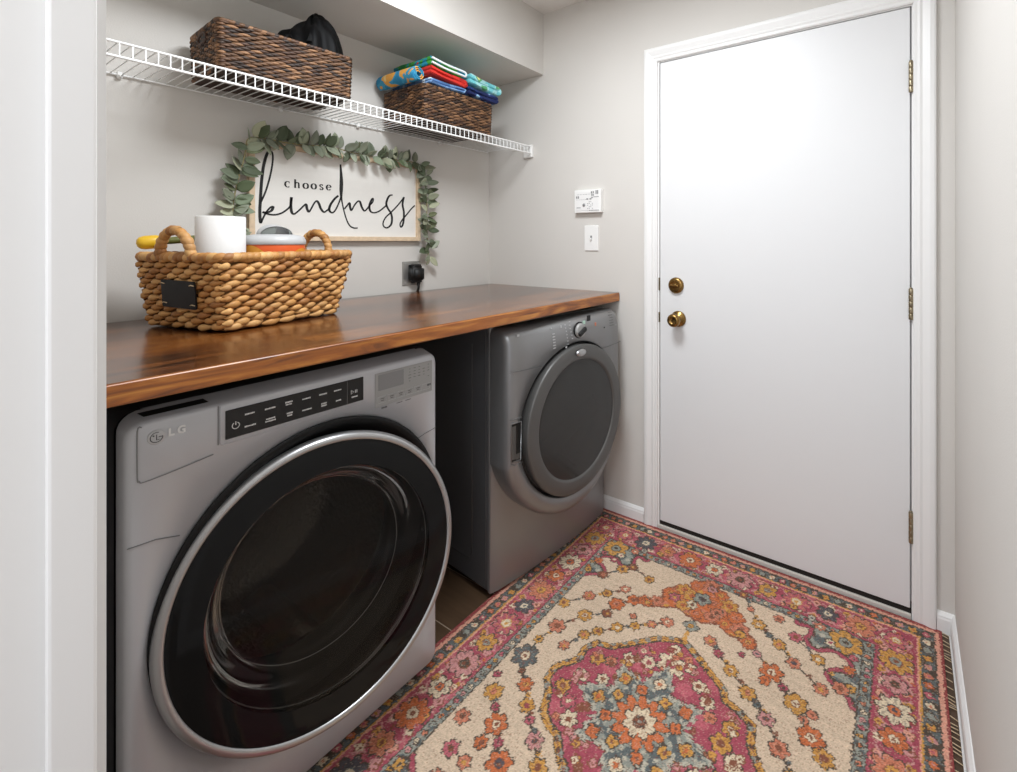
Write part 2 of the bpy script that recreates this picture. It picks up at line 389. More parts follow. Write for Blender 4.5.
def baseboard(pts, name, label):
    """profile swept along x or y"""
    (x0, y0), (x1, y1), nx, ny = pts
    prof = [(0, 0), (.0125, 0), (.0125, .046), (.0105, .052), (.0105, .056), (.006, .062), (.003, .066), (0, .067)]
    m = MB(); m.grid([[(x0 + nx * a, y0 + ny * a, z) for a, z in prof], [(x1 + nx * a, y1 + ny * a, z) for a, z in prof]], smooth=False)
    struct(m.build(name, M['white']), label, 'baseboard')
baseboard(((WX, DY), (-.9766, DY), 0, -1), 'baseboard_back', 'white baseboard between dryer and door casing')
baseboard(((.0866, DY), (RX, DY), 0, -1), 'baseboard_corner', 'short white baseboard right of the door casing')
baseboard(((RX, DY), (RX, NY1), -1, 0), 'baseboard_right', 'white baseboard along the right wall')
m = MB(); m.box(RX - .0165, RX - .0125, NY1 + .02, DY - .02, 0, .008, .002, 1); struct(m.build('trim_7', M['white']), 'pale caulk bead along the right baseboard', 'trim')

# ------------------------------------------------------------------ countertop
CT, CB, CX = 1.039, .999, -1.106
m = MB()
b = bmesh.new(); bmesh.ops.create_cube(b, size=1)
for v in b.verts: v.co = Vector(((WX + .016 + CX) / 2 + v.co.x * (CX - WX - .016), (NY1 + .002 + DY - .002) / 2 + v.co.y * (DY - NY1 - .004), (CT + CB) / 2 + v.co.z * (CT - CB)))
bmesh.ops.bevel(b, geom=[e for e in b.edges if all(v.co.x > CX - .01 for v in e.verts)], offset=.004, segments=3, affect='EDGES')
b.verts.index_update()
V = [v.co[:] for v in b.verts]
for f in b.faces:
    m.add([v.co[:] for v in f.verts], [list(range(len(f.verts)))], 1 if f.normal.x > .35 else 0)
b.free()
ct = m.build('countertop', [M['counter'], M['edge']]); tag(ct, 'long glossy brown butcher block countertop over the washer and dryer', 'countertop')

# ------------------------------------------------------------------ washing machine
W0 = (-1.165, .602, 0.)
wm = thing('washing_machine', 'silver grey front load washer with round black glass door, nearest the camera', 'washing machine', W0)
def rrect_ray(cy, cz, ang, y0, y1, z0, z1, r):
    dy, dz = math.cos(ang), math.sin(ang); lo, hi = 0., 2.
    def inside(y, z):
        if not (y0 <= y <= y1 and z0 <= z <= z1): return False
        qy = min(max(y, y0 + r), y1 - r); qz = min(max(z, z0 + r), z1 - r)
        if (y < y0 + r or y > y1 - r) and (z < z0 + r or z > z1 - r): return (y - qy) ** 2 + (z - qz) ** 2 <= r * r
        return True
    for _ in range(40):
        mid = (lo + hi) / 2
        if inside(cy + dy * mid, cz + dz * mid): lo = mid
        else: hi = mid
    return cy + dy * lo, cz + dz * lo
HC, HR = (.02, .508), .326
NA = 360
def wloop(y0, y1, z0, z1, r, x):
    return [(x,) + rrect_ray(HC[0], HC[1], 2 * PI * i / NA, y0, y1, z0, z1, r) for i in range(NA)]
m = MB()
hole = [(0., HC[0] + HR * math.cos(2 * PI * i / NA), HC[1] + HR * math.sin(2 * PI * i / NA)) for i in range(NA)]
holeb = [(-.03, y, z) for x, y, z in hole]
Y0, Y1, Z0, Z1 = -.345, .356, .028, .946
m.grid([holeb, hole, wloop(Y0 + .012, Y1 - .012, Z0 + .004, Z1 - .010, .020, .0),
        wloop(Y0 + .005, Y1 - .005, Z0 + .001, Z1 - .003, .026, -.003), wloop(Y0, Y1, Z0, Z1, .03, -.010), wloop(Y0 - .001, Y1 + .001, Z0, Z1 + .012, .034, -.046)], closed_u=True)
m.build('front_panel', M['silver'], wm)
m = MB()   # cabinet shell behind the front panel, open at the front
r0 = wloop(Y0 - .004, Y1 + .003, .03, .960, .036, -.046); r1 = [(-.735, y, z) for x, y, z in r0]
m.grid([r0, r1], closed_u=True); m.add(r1, [list(range(NA))])
m.build('cabinet', M['graphite'], wm)
m = MB(); m.box(-.728, -.050, Y0 + .04, Y1 - .04, .950, .9588, .002, 1); m.build('top_panel', M['silver2'], wm)
for sx in (-.10, -.66):
    for sy in (-.28, .28):
        m = MB(); m.lathe([(.0001, 0), (.022, 0), (.022, .012), (.012, .016), (.012, .034), (.0001, .034)], 16, 'z', (sx, sy, 0)); m.build('foot', M['dark'], wm)
# seams of the front panel
m = MB()
m.tube([(.0, Y0 + .004, .722), (.0008, -.30, .7195), (.0008, -.265, .709)], .0011, 5); m.build('panel_seam', M['gprint'], wm); m = MB()
m.tube([(.0008, .268, .706), (.0008, .31, .716), (.0, Y1 - .004, .7215)], .0011, 5)
m.build('panel_seam', M['gprint'], wm)
# detergent drawer
m = MB()
dY0, dY1 = -.327, -.203
out = [(dY0 + .006, .936), (dY0, .93), (dY0, .846), (dY0 + .003, .838), (dY0 + .010, .834), (-.27, .838), (-.21, .846)]
m.tube([(.0009, a, b_) for a, b_ in smooth_path(out, 4)], .0012, 5)
m.tube([(.0009, -.2015, .942), (.0009, -.2015, .862)], .0009, 5)
dr = m.build('detergent_drawer', M['disp'], wm)
m = MB()   # finger slot in the top bevel
sl = lambda y, t: (-.010 - .036 * t + .0012, y, .946 + .012 * t + .0015)
m.add([sl(-.314, .22), sl(-.212, .22), sl(-.217, .66), sl(-.320, .66)], [[0, 1, 2, 3]])
m.build('drawer_slot', M['blackm'], dr)
# control panel
cy0, cy1, cz0, cz1 = -.189, .117, .868, .928
m = MB()
m.box(.0, .0022, cy0, cy1, cz0, cz1, .0008, 1)
cp = m.build('control_panel', M['panelblk'], wm)
m = MB()
m.tube([(.001, cy0 - .009, cz1 + .012), (.001, cy0 - .009, cz0 - .004), (.001, cy0 - .006, cz0 - .008), (.001, cy0 + .004, cz0 - .0085)], .001, 5)
m.tube([(.001, cy0 + .004, cz0 - .0085), (.001, cy1, cz0 - .0085), (.001, cy1 + .003, cz0)], .0006, 5)
m.build('control_surround', M['silver2'], wm)
m = MB()
def wordbar(y, z, n, h=.0032, cw=.0029, x=.0024):
    for i in range(n):
        yy = y + (i - (n - 1) / 2) * cw
        hh = h * random.choice((1, 1, .8)); wv = cw * .72
        m.box(x - .0002, x + .0003, yy - wv / 2, yy + wv / 2, z - hh / 2, z + hh / 2)
# two rows of tiny cycle names, too small to read in the photograph
for (y, zz, words) in ((-.145, .9105, (7,)), (-.105, .910, (8,)), (-.066, .9105, (6, 5)), (-.027, .9105, (7,)), (.012, .9105, (7,)), (.048, .9105, (7,)),
                       (-.144, .8845, (8,)), (-.104, .885, (7, 8)), (-.064, .885, (5, 4)), (-.026, .8845, (8,)), (.014, .885, (5, 5)), (.050, .885, (5,)), (.092, .883, (6,))):
    m = MB()
    for k, n in enumerate(words):
        wordbar(y, zz - k * .0052 + (.0026 if len(words) > 1 else 0), n, .0034, .0027)
    m.build('cycle_label', M['print'], cp)
# power ring
m = MB()
m.tube([(.0025, -.171 + .0066 * math.sin(t), .893 + .0066 * math.cos(t)) for t in np.linspace(.5, 2 * PI - .5, 20)], .0009, 5)
m.box(.0022, .0028, -.1718, -.1702, .894, .9015)
m.build('power_mark', M['print'], cp)
# start / pause mark
m = MB()
m.tube([(.0025, .083, .9005), (.0025, .0905, .8960), (.0025, .083, .8915), (.0025, .083, .9005)], .0009, 5)
m.box(.0022, .0028, .0935, .0950, .8922, .9000); m.box(.0022, .0028, .0975, .0990, .8922, .9000)
m.build('start_mark', M['print'], cp)
m = MB(); m.box(.0021, .0025, .0725, .0735, cz0 + .002, cz1 - .002); m.build('panel_divider', M['gprint'], cp)
# display block
m = MB(); m.box(0, .0016, .150, .336, .836, .9265, .0007, 1); ds = m.build('display_panel', M['dispframe'], wm)
m = MB(); m.box(.0014, .0024, .160, .238, .879, .921, .0004, 1); m.build('display_screen', M['disp'], ds)
m = MB()
for i in range(5):
    for j in range(5):
        if random.random() < .8: wordbar(.258 + i * .016, .917 - j * .0085, random.randint(2, 4), .0014, .0022, .0018)
m.build('display_lettering', M['gprint'], ds)
for i in range(5):
    m = MB(); wordbar(.172 + i * .0285, .8565, 5, .0022, .0024, .0018); wordbar(.172 + i * .0285, .8515, 4, .0022, .0024, .0018); m.build('button_label', M['gprint'], ds)
m = MB(); m.box(.0016, .0020, .318, .331, .8535, .8595); m.build('button_label', M['gprint'], ds)
m = MB()
wordbar(.178, .8415 - .011, 5, .0050, .0035, .0004); m.build('caption', M['gprint'], ds)
for k in range(2):
    m = MB(); wordbar(.225 + k * .028, .8405 - .0095, 7, .0022, .0027, .0004); m.build('caption', M['gprint'], ds)
for i in range(6):
    m = MB(); a = .158 + i * .0285
    m.tube([(.0018, a, .862), (.0018, a + .0255, .862), (.0018, a + .0255, .8455), (.0018, a, .8455), (.0018, a, .862)], .0005, 4); m.build('button', M['silver2'], ds)
# emblem and letters
m = MB()
ec = (-.300, .9115)
m.lathe([(.0001, .0022), (.0125, .0022), (.0135, .0016), (.0135, 0)], 32, 'x', (0, ec[0], ec[1]))
lg = m.build('logo', M['sprint'], wm)
m = MB()
m.tube([(.0024, ec[0] + .0092 * math.cos(t), ec[1] + .0092 * math.sin(t)) for t in np.linspace(R(70), R(360), 24)] + [(.0024, ec[0] + .003, ec[1])], .0008, 5)
m.tube([(.0024, ec[0], ec[1] + .005), (.0024, ec[0], ec[1] - .005), (.0024, ec[0] + .004, ec[1] - .005)], .0008, 5)
m.lathe([(.0001, .0028), (.0015, .0028), (.0015, .002)], 10, 'x', (0, ec[0] - .0045, ec[1] + .0035))
m.build('emblem_face', M['gprint'], lg)
m = MB()
V, F = text_shape('L G', .0195, lambda a, b_, h: (h + .0004, a * .92 - .2690, b_ + .9135), .0016, .0009); m.add(V, F)
m.build('logo_letters', M['print'], lg)
# door
m = MB()
m.lathe([(.3265, -.03), (.3265, .001), (.334, .002), (.334, .005), (.327, .007), (.315, .004), (.300, -.006), (.285, -.016), (.26, -.04)], 128, 'x', (0, HC[0], HC[1]))
m.build('door_surround', M['black'], wm)
dn = bpy.data.objects.new  # noqa
Td = Matrix.Translation(Vector((.066, .003, .498))) @ Matrix.Rotation(R(-8), 4, 'Z') @ Matrix.Rotation(R(-6), 4, 'Y')
m = MB(); m.lathe([(.305, -.052), (.3155, -.042), (.319, -.020)], 128, 'x', mx=Td)
wd = m.build('door', M['black'], wm)
m = MB(); m.lathe([(.319, -.022), (.3205, -.013), (.317, -.003), (.3115, .0018), (.305, .0022), (.3015, .0), (.3005, -.004)], 128, 'x', mx=Td)
m.build('door_ring', M['chrome'], wd)
m = MB(); m.lathe([(.3012, -.0015), (.29, .001), (.262, .003), (.243, .004)], 128, 'x', mx=Td)
m.build('door_rim_glass', M['glassrim'], wd)
m = MB(); m.lathe([(.243, .004), (.18, .006), (.1, .0075), (.0001, .008)], 96, 'x', mx=Td)
m.build('door_glass', M['glass'], wd)
m = MB(); m.lathe([(.300, -.010), (.262, -.012), (.250, -.014)], 96, 'x', mx=Td); m.build('door_backing', M['blackm'], wd)
m = MB(); m.lathe([(.250, -.014), (.236, -.022), (.222, -.046), (.212, -.075), (.203, -.10), (.192, -.112), (.165, -.118), (.12, -.114), (.06, -.110), (.0001, -.108)], 96, 'x', mx=Td)
m.build('door_bowl', M['bowl'], wd)
for r_, w_ in ((.2035, -.099), (.2445, -.0165)):  # pale rings modelled as the highlight lines on the bowl glass
    m = MB(); m.tube([tuple(Td @ Vector((w_, r_ * math.cos(t), r_ * math.sin(t)))) for t in np.linspace(0, 2 * PI, 96, endpoint=False)], .0012, 6, closed=True); m.build('bowl_highlight', M['dispframe'], wd)
m = MB()
gx = (0, HC[0] - .008, HC[1] - .004)
m.lathe([(.285, -.002), (.262, -.02), (.25, -.032), (.247, -.045), (.236, -.052), (.226, -.060), (.229, -.078), (.222, -.085)], 96, 'x', gx)
m.build('gasket', M['rubber'], wm)
m = MB()
m.lathe([(.224, -.086), (.252, -.096), (.262, -.12), (.262, -.42), (.235, -.45), (.12, -.452), (.03, -.44), (.0001, -.44)], 96, 'x', gx)
for k in range(3):
    a0 = R(35 + 120 * k)
    rows = []
    for x, hgt in ((-.13, .012), (-.18, .05), (-.36, .05), (-.41, .012)):
        rows.append([(x, gx[1] + (.262 - hgt * q) * math.cos(a0 + t), gx[2] + (.262 - hgt * q) * math.sin(a0 + t)) for t, q in ((-.16, 0), (-.07, .8), (0, 1), (.07, .8), (.16, 0))])
    m.grid(rows)
m.build('drum', M['drum'], wm)

# ------------------------------------------------------------------ dryer
dy = thing('dryer', 'darker grey front load dryer with bulging round door beside the white door wall', 'dryer', (-1.194, 1.579, 0), R(-5))
DH = (0., .584); DR = .296; HW = .341
m = MB()
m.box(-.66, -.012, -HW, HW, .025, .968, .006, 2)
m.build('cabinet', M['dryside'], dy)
m = MB(); m.box(-.0135, .0, -HW - .002, HW + .002, .022, .975, .005, 2); m.build('front_edge', M['dryer'], dy)
m = MB()
m.tube([(-.10, -HW - .0005, .90), (-.10, -HW - .0005, .13), (-.105, -HW - .0005, .115), (-.12, -HW - .0005, .105), (-.14, -HW - .0005, .10), (-.58, -HW - .0005, .10)], .0016, 5); m.build('side_crease', M['dryer2'], dy); m = MB()
m.tube([(-.022, -HW - .0005, .03), (-.022, -HW - .0005, .965)], .0012, 5)
m.build('side_crease', M['dryer2'], dy)
# lower front panel, gently bowed
rows = []
for j in range(13):
    z = .022 + (.80 - .022) * j / 12
    rows.append([(.004 + .022 * (1 - (u / HW) ** 2) + .004 * math.sin(PI * j / 12) - (.004 if abs(u) > HW - .002 else 0), u, z) for u in np.linspace(-HW, HW, 25)])
m = MB(); m.grid(rows); m.add([(-.006, -HW, .022), (-.006, HW, .022)] + rows[0][::-1], [list(range(27))]); m.build('lower_panel', M['dryer'], dy)
def bz(u, z):     # bezel face depth
    return .098 + .022 * (1 - (u / HW) ** 2) - .012 * max(0., (z - .86) / .1) ** 2
def outl(ang, inset=0.):
    """bezel outline: full width above, half circle below"""
    ry, rz = math.cos(ang), math.sin(ang); lo, hi = 0., 1.
    W_ = HW - inset; top = .972 - inset; cz = .572; rr = .352 - inset
    def ins(u, z):
        if z > top or abs(u) > W_: return False
        r_ = .03
        if z > top - r_ and abs(u) > W_ - r_: return (abs(u) - W_ + r_) ** 2 + (z - top + r_) ** 2 <= r_ * r_
        if z < cz: return u * u + (z - cz) ** 2 <= rr * rr
        return True
    for _ in range(36):
        mid = (lo + hi) / 2
        if ins(DH[0] + ry * mid, DH[1] + rz * mid): lo = mid
        else: hi = mid
    return DH[0] + ry * lo, DH[1] + rz * lo
ANG = [2 * PI * i / NA for i in range(NA)]
hl = [(DH[0] + DR * math.cos(a), DH[1] + DR * math.sin(a)) for a in ANG]
L1 = [outl(a, .030) for a in ANG]; L1b = [outl(a, .018) for a in ANG]; L2 = [outl(a, .007) for a in ANG]; L3 = [outl(a) for a in ANG]
rows = [[(bz(u, z) - .05, u, z) for u, z in hl], [(bz(u, z) - .004, u, z) for u, z in hl], [(bz(*q), q[0], q[1]) for q in [(DH[0] + (DR + .003) * math.cos(a), DH[1] + (DR + .003) * math.sin(a)) for a in ANG]]]
# middle loop only where there is room
mid = [((a[0] * .5 + b_[0] * .5), (a[1] * .5 + b_[1] * .5)) for a, b_ in zip(hl, L1)]
rows += [[(bz(u, z), u, z) for u, z in L1], [(bz(u, z) - .0045, u, z) for u, z in L1b], [(bz(u, z) - .014, u, z) for u, z in L2], [(bz(u, z) - .034, u, z) for u, z in L3], [(.0, u, z) for u, z in L3]]
m = MB(); m.grid(rows, closed_u=True); m.build('bezel', M['dryer'], dy)
m = MB(); m.lathe([(DR, .06), (DR - .002, .1), (.27, .1)], 96, 'x', (0, 0, DH[1])); m.build('door_gap', M['blackm'], dy)
def strip(pts, r=.0012):
    m = MB(); m.tube([(bz(u, z) + .0004, u, z) for u, z in pts], r, 5); m.build('bezel_seam', M['gprint'], dy)
zz = .826
strip([(u, zz - .004 * (1 - (u / HW) ** 2)) for u in np.linspace(-HW + .004, -math.sqrt(DR ** 2 - (zz - .004 - DH[1]) ** 2) - .004, 14)])
strip([(u, zz - .004 * (1 - (u / HW) ** 2)) for u in np.linspace(math.sqrt(DR ** 2 - (zz - .004 - DH[1]) ** 2) + .004, HW - .004, 14)])
strip([(-HW + .004, .664), (-.318, .660), (-.286, .662)]); strip([(-HW + .006, .506), (-.31, .500), (-.283, .503)])
# handle recess at the left of the door
m = MB()
def hb(u0, u1, z0, z1, d, mi): 
    m.add([(bz(u0, z0) + d, u0, z0), (bz(u1, z0) + d, u1, z0), (bz(u1, z1) + d, u1, z1), (bz(u0, z1) + d, u0, z1)], [[0, 1, 2, 3]], mi)
hb(-.330, -.290, .517, .645, .0008, 0); hb(-.330, -.312, .523, .638, .0014, 1); hb(-.312, -.292, .520, .540, .0016, 1)
m.tube([(bz(u, z) + .0008, u, z) for u, z in ((-.331, .648), (-.331, .514), (-.29, .514), (-.289, .648), (-.331, .648))], .0018, 6, mi=2)
m.build('handle_recess', [M['blackm'], M['dryer2'], M['dryer']], dy)
# door: lathe about its own axis
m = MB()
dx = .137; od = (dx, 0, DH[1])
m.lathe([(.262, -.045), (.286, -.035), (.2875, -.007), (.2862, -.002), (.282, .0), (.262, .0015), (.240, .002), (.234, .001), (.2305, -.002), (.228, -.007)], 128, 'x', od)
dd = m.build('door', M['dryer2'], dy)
m = MB(); m.lathe([(.2285, -.005), (.15, .000), (.07, .003), (.0001, .004)], 96, 'x', od); m.build('door_window', M['dryglass'], dd)
m = MB()
m.lathe([(.229, -.006), (.220, -.03), (.195, -.055), (.0001, -.058)], 96, 'x', od)
# lint ledge moulded in the bowl
m.add([(dx - .05, -.19, DH[1] - .07), (dx - .012, -.16, DH[1] - .115), (dx - .012, .13, DH[1] + .005), (dx - .05, .15, DH[1] + .05)], [[0, 1, 2, 3]])
m.add([(dx - .012, -.16, DH[1] - .115), (dx - .03, -.02, DH[1] - .2), (dx - .012, .13, DH[1] + .005)], [[0, 1, 2]])
m.tube([(dx - .012, -.115, DH[1] - .09), (dx - .010, -.02, DH[1] - .18)], .004, 6)
m.build('door_bowl', M['disp'], dd)
m = MB(); m.lathe([(.0001, .008), (.016, .008), (.021, .006), (.0225, .0)], 32, 'x', (0, 0, 0), mx=Matrix.Translation(Vector((dx + .0045, 0, DH[1] + .258))) @ Matrix.Diagonal((1, 1.25, .62, 1)))
m.build('badge', M['chrome'], dd)
# knob and markings
m = MB(); kc = (.020, .924)
kx = bz(*kc)
m.lathe([(.0335, 0), (.0335, .003), (.030, .005), (.0285, .005)], 40, 'x', (kx - .001, kc[0], kc[1])); m.build('knob_ring', M['black'], dy)
m = MB()
m.lathe([(.0285, 0), (.0285, .010), (.026, .014), (.021, .015), (.0001, .015)], 40, 'x', (kx, kc[0], kc[1]))
kb = m.build('cycle_knob', M['dispframe'], dy)
m = MB(); T = Matrix.Translation(Vector((kx + .013, kc[0], kc[1] - .004))) @ Matrix.Rotation(R(28), 4, 'X')
m.box(0, .012, -.024, .024, -.009, .009, .004, 2, mx=T); m.build('knob_grip', M['blackm'], kb)
def cmark(u, z, w, h, mt, name, par=None):
    m = MB(); d = bz(u, z); m.box(d - .001, d + .0008, u - w / 2, u + w / 2, z - h / 2, z + h / 2); m.build(name, M[mt], par or dy)
for k in range(6): cmark(-.127, .93 - k * .0105, .014, .003, 'sprint', 'cycle_mark')
for k in range(7): cmark(-.058 + .004 * k * .3, .955 - k * .0125, .004, .004, 'sprint', 'indicator')
for k in range(6): cmark(-.028 - .004 * math.sin(k), .963 - k * .013, .007, .0025, 'sprint', 'cycle_mark')
for q in ((-.082, .951, .008, .008), (-.135, .952, .005, .005), (-.062, .870, .008, .007), (-.03, .861, .010, .006)): cmark(*q, 'sprint', 'button')
cmark(-.294, .948, .012, .008, 'sprint', 'emblem'); cmark(.058, .947, .016, .019, 'mint', 'mint_mark'); cmark(.095, .962, .022, .023, 'blackm', 'display_window')
cmark(.136, .932, .008, .014, 'coral', 'coral_mark'); cmark(.200, .909, .006, .005, 'blackm', 'button'); cmark(.300, .906, .004, .004, 'sprint', 'indicator')
for k in range(6): cmark(.262, .965 - k * .011, .028, .002, 'gprint', 'fine_print')
for sx in (-.08, -.58):
    for sy in (-.28, .28):
        m = MB(); m.lathe([(.0001, 0), (.02, 0), (.02, .01), (.011, .014), (.011, .03), (.0001, .03)], 16, 'z', (sx, sy, 0)); m.build('foot', M['dark'], dy)

# ------------------------------------------------------------------ wire shelf
ws = thing('wire_shelf', 'long white vinyl coated wire shelf across the wall under the soffit', 'shelf', (WX, 0, 0))
SX, SZ, SB = .323, 1.779, 1.7425          # depth of the shelf from the wall, deck and lip heights
m = MB(); y = .1485
while y < 1.955:
    m.tube([(.006, y, SZ + .0035), (SX - .002, y, SZ + .0035), (SX + .0005, y, SZ + .001), (SX, y, SB)], .0018, 5); y += .0254
m.build('deck_wires', M['wire'], ws)
for nm, x, z, r in (('front_rail', SX, SZ, .0034), ('lip_rail', SX, SB, .0038), ('back_rail', .008, SZ - .001, .0028), ('middle_rail', .20, SZ - .001, .0026)):
    m = MB(); m.tube([(x, .1405, z), (x, 1.957, z)], r, 8); m.build(nm, M['wire'], ws)
m = MB(); m.box(SX - .052, SX + .006, 1.956, DY - .0005, 1.722, 1.789, .004, 2); m.box(SX - .046, SX, 1.9545, 1.957, 1.73, 1.781, .001, 1)
m.lathe([(.0001, -.003), (.0045, -.0025), (.005, 0)], 12, 'y', (SX - .022, 1.9545, 1.757)); m.build('end_bracket', M['plastic'], ws)
for y in (.42, .87, 1.18, 1.62):
    m = MB(); m.box(.0005, .014, y - .006, y + .006, SZ - .012, SZ + .008, .002, 1); m.lathe([(.004, .0), (.004, .004), (.0001, .005)], 8, 'x', (.014, y, SZ - .006)); m.build('wall_clip', M['plastic'], ws)

# ------------------------------------------------------------------ baskets
def strand(mb, p0, p1, up, nrm, r, bulge, tone, seg=5, n=6):
    """one lozenge of weave between two points on a wall, bulging along nrm"""
    p0 = Vector(p0); p1 = Vector(p1); up = Vector(up); nrm = Vector(nrm); rows = []
    for i in range(seg + 1):
        t = i / seg; w = math.sin(PI * (.07 + .86 * t)) ** .85
        c = p0.lerp(p1, t) + nrm * bulge * (math.sin(PI * t) - .35)
        rows.append([tuple(c + up * r * w * math.cos(2 * PI * k / n) + nrm * r * .62 * w * math.sin(2 * PI * k / n)) for k in range(n)])
    mb.grid(rows, closed_u=True, tone=tone)
def woven(mb, base, rim, h, z0, nrow, step, r, bulge, tonefn, slant=0., off=(0, 0)):
    """four weave walls; base=(hx,hy) half sizes at bottom, rim at top"""
    for side in range(4):
        for j in range(nrow):
            t = (j + .5) / nrow; hx = base[0] + (rim[0] - base[0]) * t; hy = base[1] + (rim[1] - base[1]) * t; z = z0 + h * t
            c = [(q0 * hx + off[0] * t, q1 * hy + off[1] * t) for q0, q1 in ((-1, -1), (1, -1), (1, 1), (-1, 1))]
            a = Vector((c[side][0], c[side][1], z)); b = Vector((c[(side + 1) % 4][0], c[(side + 1) % 4][1], z))
            ln = (b - a).length; n = max(2, round(ln / step)); d = (b - a) / n
            nrm = Vector((d.y, -d.x, 0)).normalized()
            upv = Vector((0, 0, 1))
            for k in range(-1, n + 1):
                of_ = (.5 if j % 2 else 0)
                s0 = max(-.12 if j % 2 else 0, min(n, k + of_ - .05)); s1 = max(0, min(n + (.12 if j % 2 == 0 else 0), k + of_ + 1.05))
                if s1 - s0 < .2: continue
                p0 = a + d * s0; p1 = a + d * s1
                jit = random.uniform(-.22, .22) * h / nrow
                strand(mb, p0 - upv * (slant * r + jit), p1 + upv * (slant * r - jit), upv, nrm, r * random.uniform(.88, 1.12), bulge, tonefn(), 5, 6)
def ring_path(hx, hy, z, rc, k=5):
    P = []
    for cx, cy, a0 in ((hx - rc, hy - rc, 0), (-hx + rc, hy - rc, 90), (-hx + rc, -hy + rc, 180), (hx - rc, -hy + rc, 270)):
        for i in range(k + 1): P.append((cx + rc * math.cos(R(a0 + 90 * i / k)), cy + rc * math.sin(R(a0 + 90 * i / k)), z))
    return P
def resample(P, step, closed=True):
    P = [Vector(p) for p in P]; Q = P + [P[0]] if closed else P
    L = [0]
    for i in range(len(Q) - 1): L.append(L[-1] + (Q[i + 1] - Q[i]).length)
    n = max(3, int(L[-1] / step)); out = []
    for k in range(n if closed else n + 1):
        d = L[-1] * k / n; i = 0
        while i < len(L) - 2 and L[i + 1] < d: i += 1
        out.append(Q[i].lerp(Q[i + 1], (d - L[i]) / max(1e-9, L[i + 1] - L[i])))
    return out
def wrapped(mb, path, r, step, tonefn, closed=True):
    """a cord wrapped with fibre: fat slanted coils along the path"""
    Q = resample(path, step, closed); n = len(Q); pts = []
    for i in range(n if closed else n - 1):
        a = Q[i]; b = Q[(i + 1) % n]; d = b - a
        rr = r * random.uniform(.92, 1.1)
        up = Vector((0, 0, 1)) if abs(d.normalized().z) < .8 else Vector((1, 0, 0))
        s1 = d.normalized().cross(up).normalized(); s2 = s1.cross(d.normalized())
        rows = []
        for q, w in ((-.15, .80), (.2, 1.0), (.5, 1.06), (.8, 1.0), (1.15, .80)):
            c = a + d * q
            rows.append([tuple(c + (s1 * math.cos(2 * PI * k / 10) + s2 * math.sin(2 * PI * k / 10)) * rr * w + d * .22 * math.sin(2 * PI * k / 10)) for k in range(10)])
        mb.grid(rows, closed_u=True, tone=tonefn())
def liner(mb, base, rim, h, z0, t, mi=0, off=(0, 0)):
    rows = []
    for hx, hy, z, k in ((base[0] - t, base[1] - t, z0, 0), (rim[0] - t, rim[1] - t, z0 + h, 1)):
        rows.append([(q0 * hx + off[0] * k, q1 * hy + off[1] * k, z) for q0, q1 in ((-1, -1), (1, -1), (1, 1), (-1, 1))])
    mb.grid(rows, closed_u=True, smooth=False, mi=mi); mb.add(rows[0], [[0, 1, 2, 3]], mi)
def dark_tone():
    b = random.choice(((96, 66, 42), (116, 82, 54), (74, 48, 32), (56, 38, 26), (140, 102, 70), (88, 60, 40), (46, 32, 24), (104, 72, 46)))
    k = random.uniform(.8, 1.12); return tuple(min(1, v * k) for v in s2l(b))
def wicker_basket(label, cx, cy, hx, hy, h, rz=0.):
    t = thing('wicker_basket', label, 'basket', (cx, cy, SZ + .0055), R(rz), 'dark wicker baskets on the wire shelf')
    m = MB(); woven(m, (hx - .004, hy - .004), (hx, hy), h - .008, .003, 21, .034, .0045, .0036, dark_tone, .25)
    m.build('woven_wall', M['wick'], t)
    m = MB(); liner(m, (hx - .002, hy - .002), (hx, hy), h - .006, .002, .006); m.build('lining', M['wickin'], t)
    m = MB(); wrapped(m, ring_path(hx, hy, h - .003, .012, 3), .0062, .012, dark_tone); m.build('rim', M['wick'], t)
    for sy in (-1, 1):     # hand hole on the short ends
        m = MB(); m.tube([(.035 * math.cos(a), sy * (hy + .003), h - .032 + .016 * math.sin(a)) for a in np.linspace(0, 2 * PI, 16, endpoint=False)], .005, 6, closed=True, tone=s2l((64, 40, 26)))
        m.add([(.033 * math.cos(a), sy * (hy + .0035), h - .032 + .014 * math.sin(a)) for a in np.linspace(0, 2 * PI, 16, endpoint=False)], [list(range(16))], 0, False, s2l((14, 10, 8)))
        m.build('handle', M['wick'], t)
    return t
wicker_basket('dark brown wicker basket with black bag in it on the wire shelf', -1.779, .777, .1265, .200, .150, -2.5)
wicker_basket('dark brown wicker basket piled with bright folded towels on the wire shelf', -1.7935, 1.491, .1395, .197, .153)

# counter basket
def hy_tone():
    b = random.choice(((198, 148, 88), (186, 134, 74), (208, 160, 100), (172, 120, 64), (190, 142, 86), (160, 108, 58)))
    k = random.uniform(.88, 1.1); return tuple(min(1, v * k) for v in s2l(b))
BH = .205
bk = thing('woven_basket', 'tan water hyacinth basket with two loop handles standing on the wooden countertop', 'basket', (-1.662, .654, CT + .002), R(15))
bb, br_ = (.154, .180), (.168, .219); RO = (-.008, .022)
m = MB(); woven(m, bb, br_, BH - .014, .004, 13, .049, .0092, .0085, hy_tone, .28, RO)
m.build('woven_wall', M['hyac'], bk)
m = MB(); liner(m, bb, br_, BH - .012, .003, .004, 0, RO); m.build('lining', M['hyacin'], bk)
m = MB(); wrapped(m, [(p[0] + RO[0], p[1] + RO[1], p[2]) for p in ring_path(br_[0] + .001, br_[1] + .001, BH - .009, .03, 5)], .0125, .018, hy_tone); m.build('rim', M['hyac'], bk)
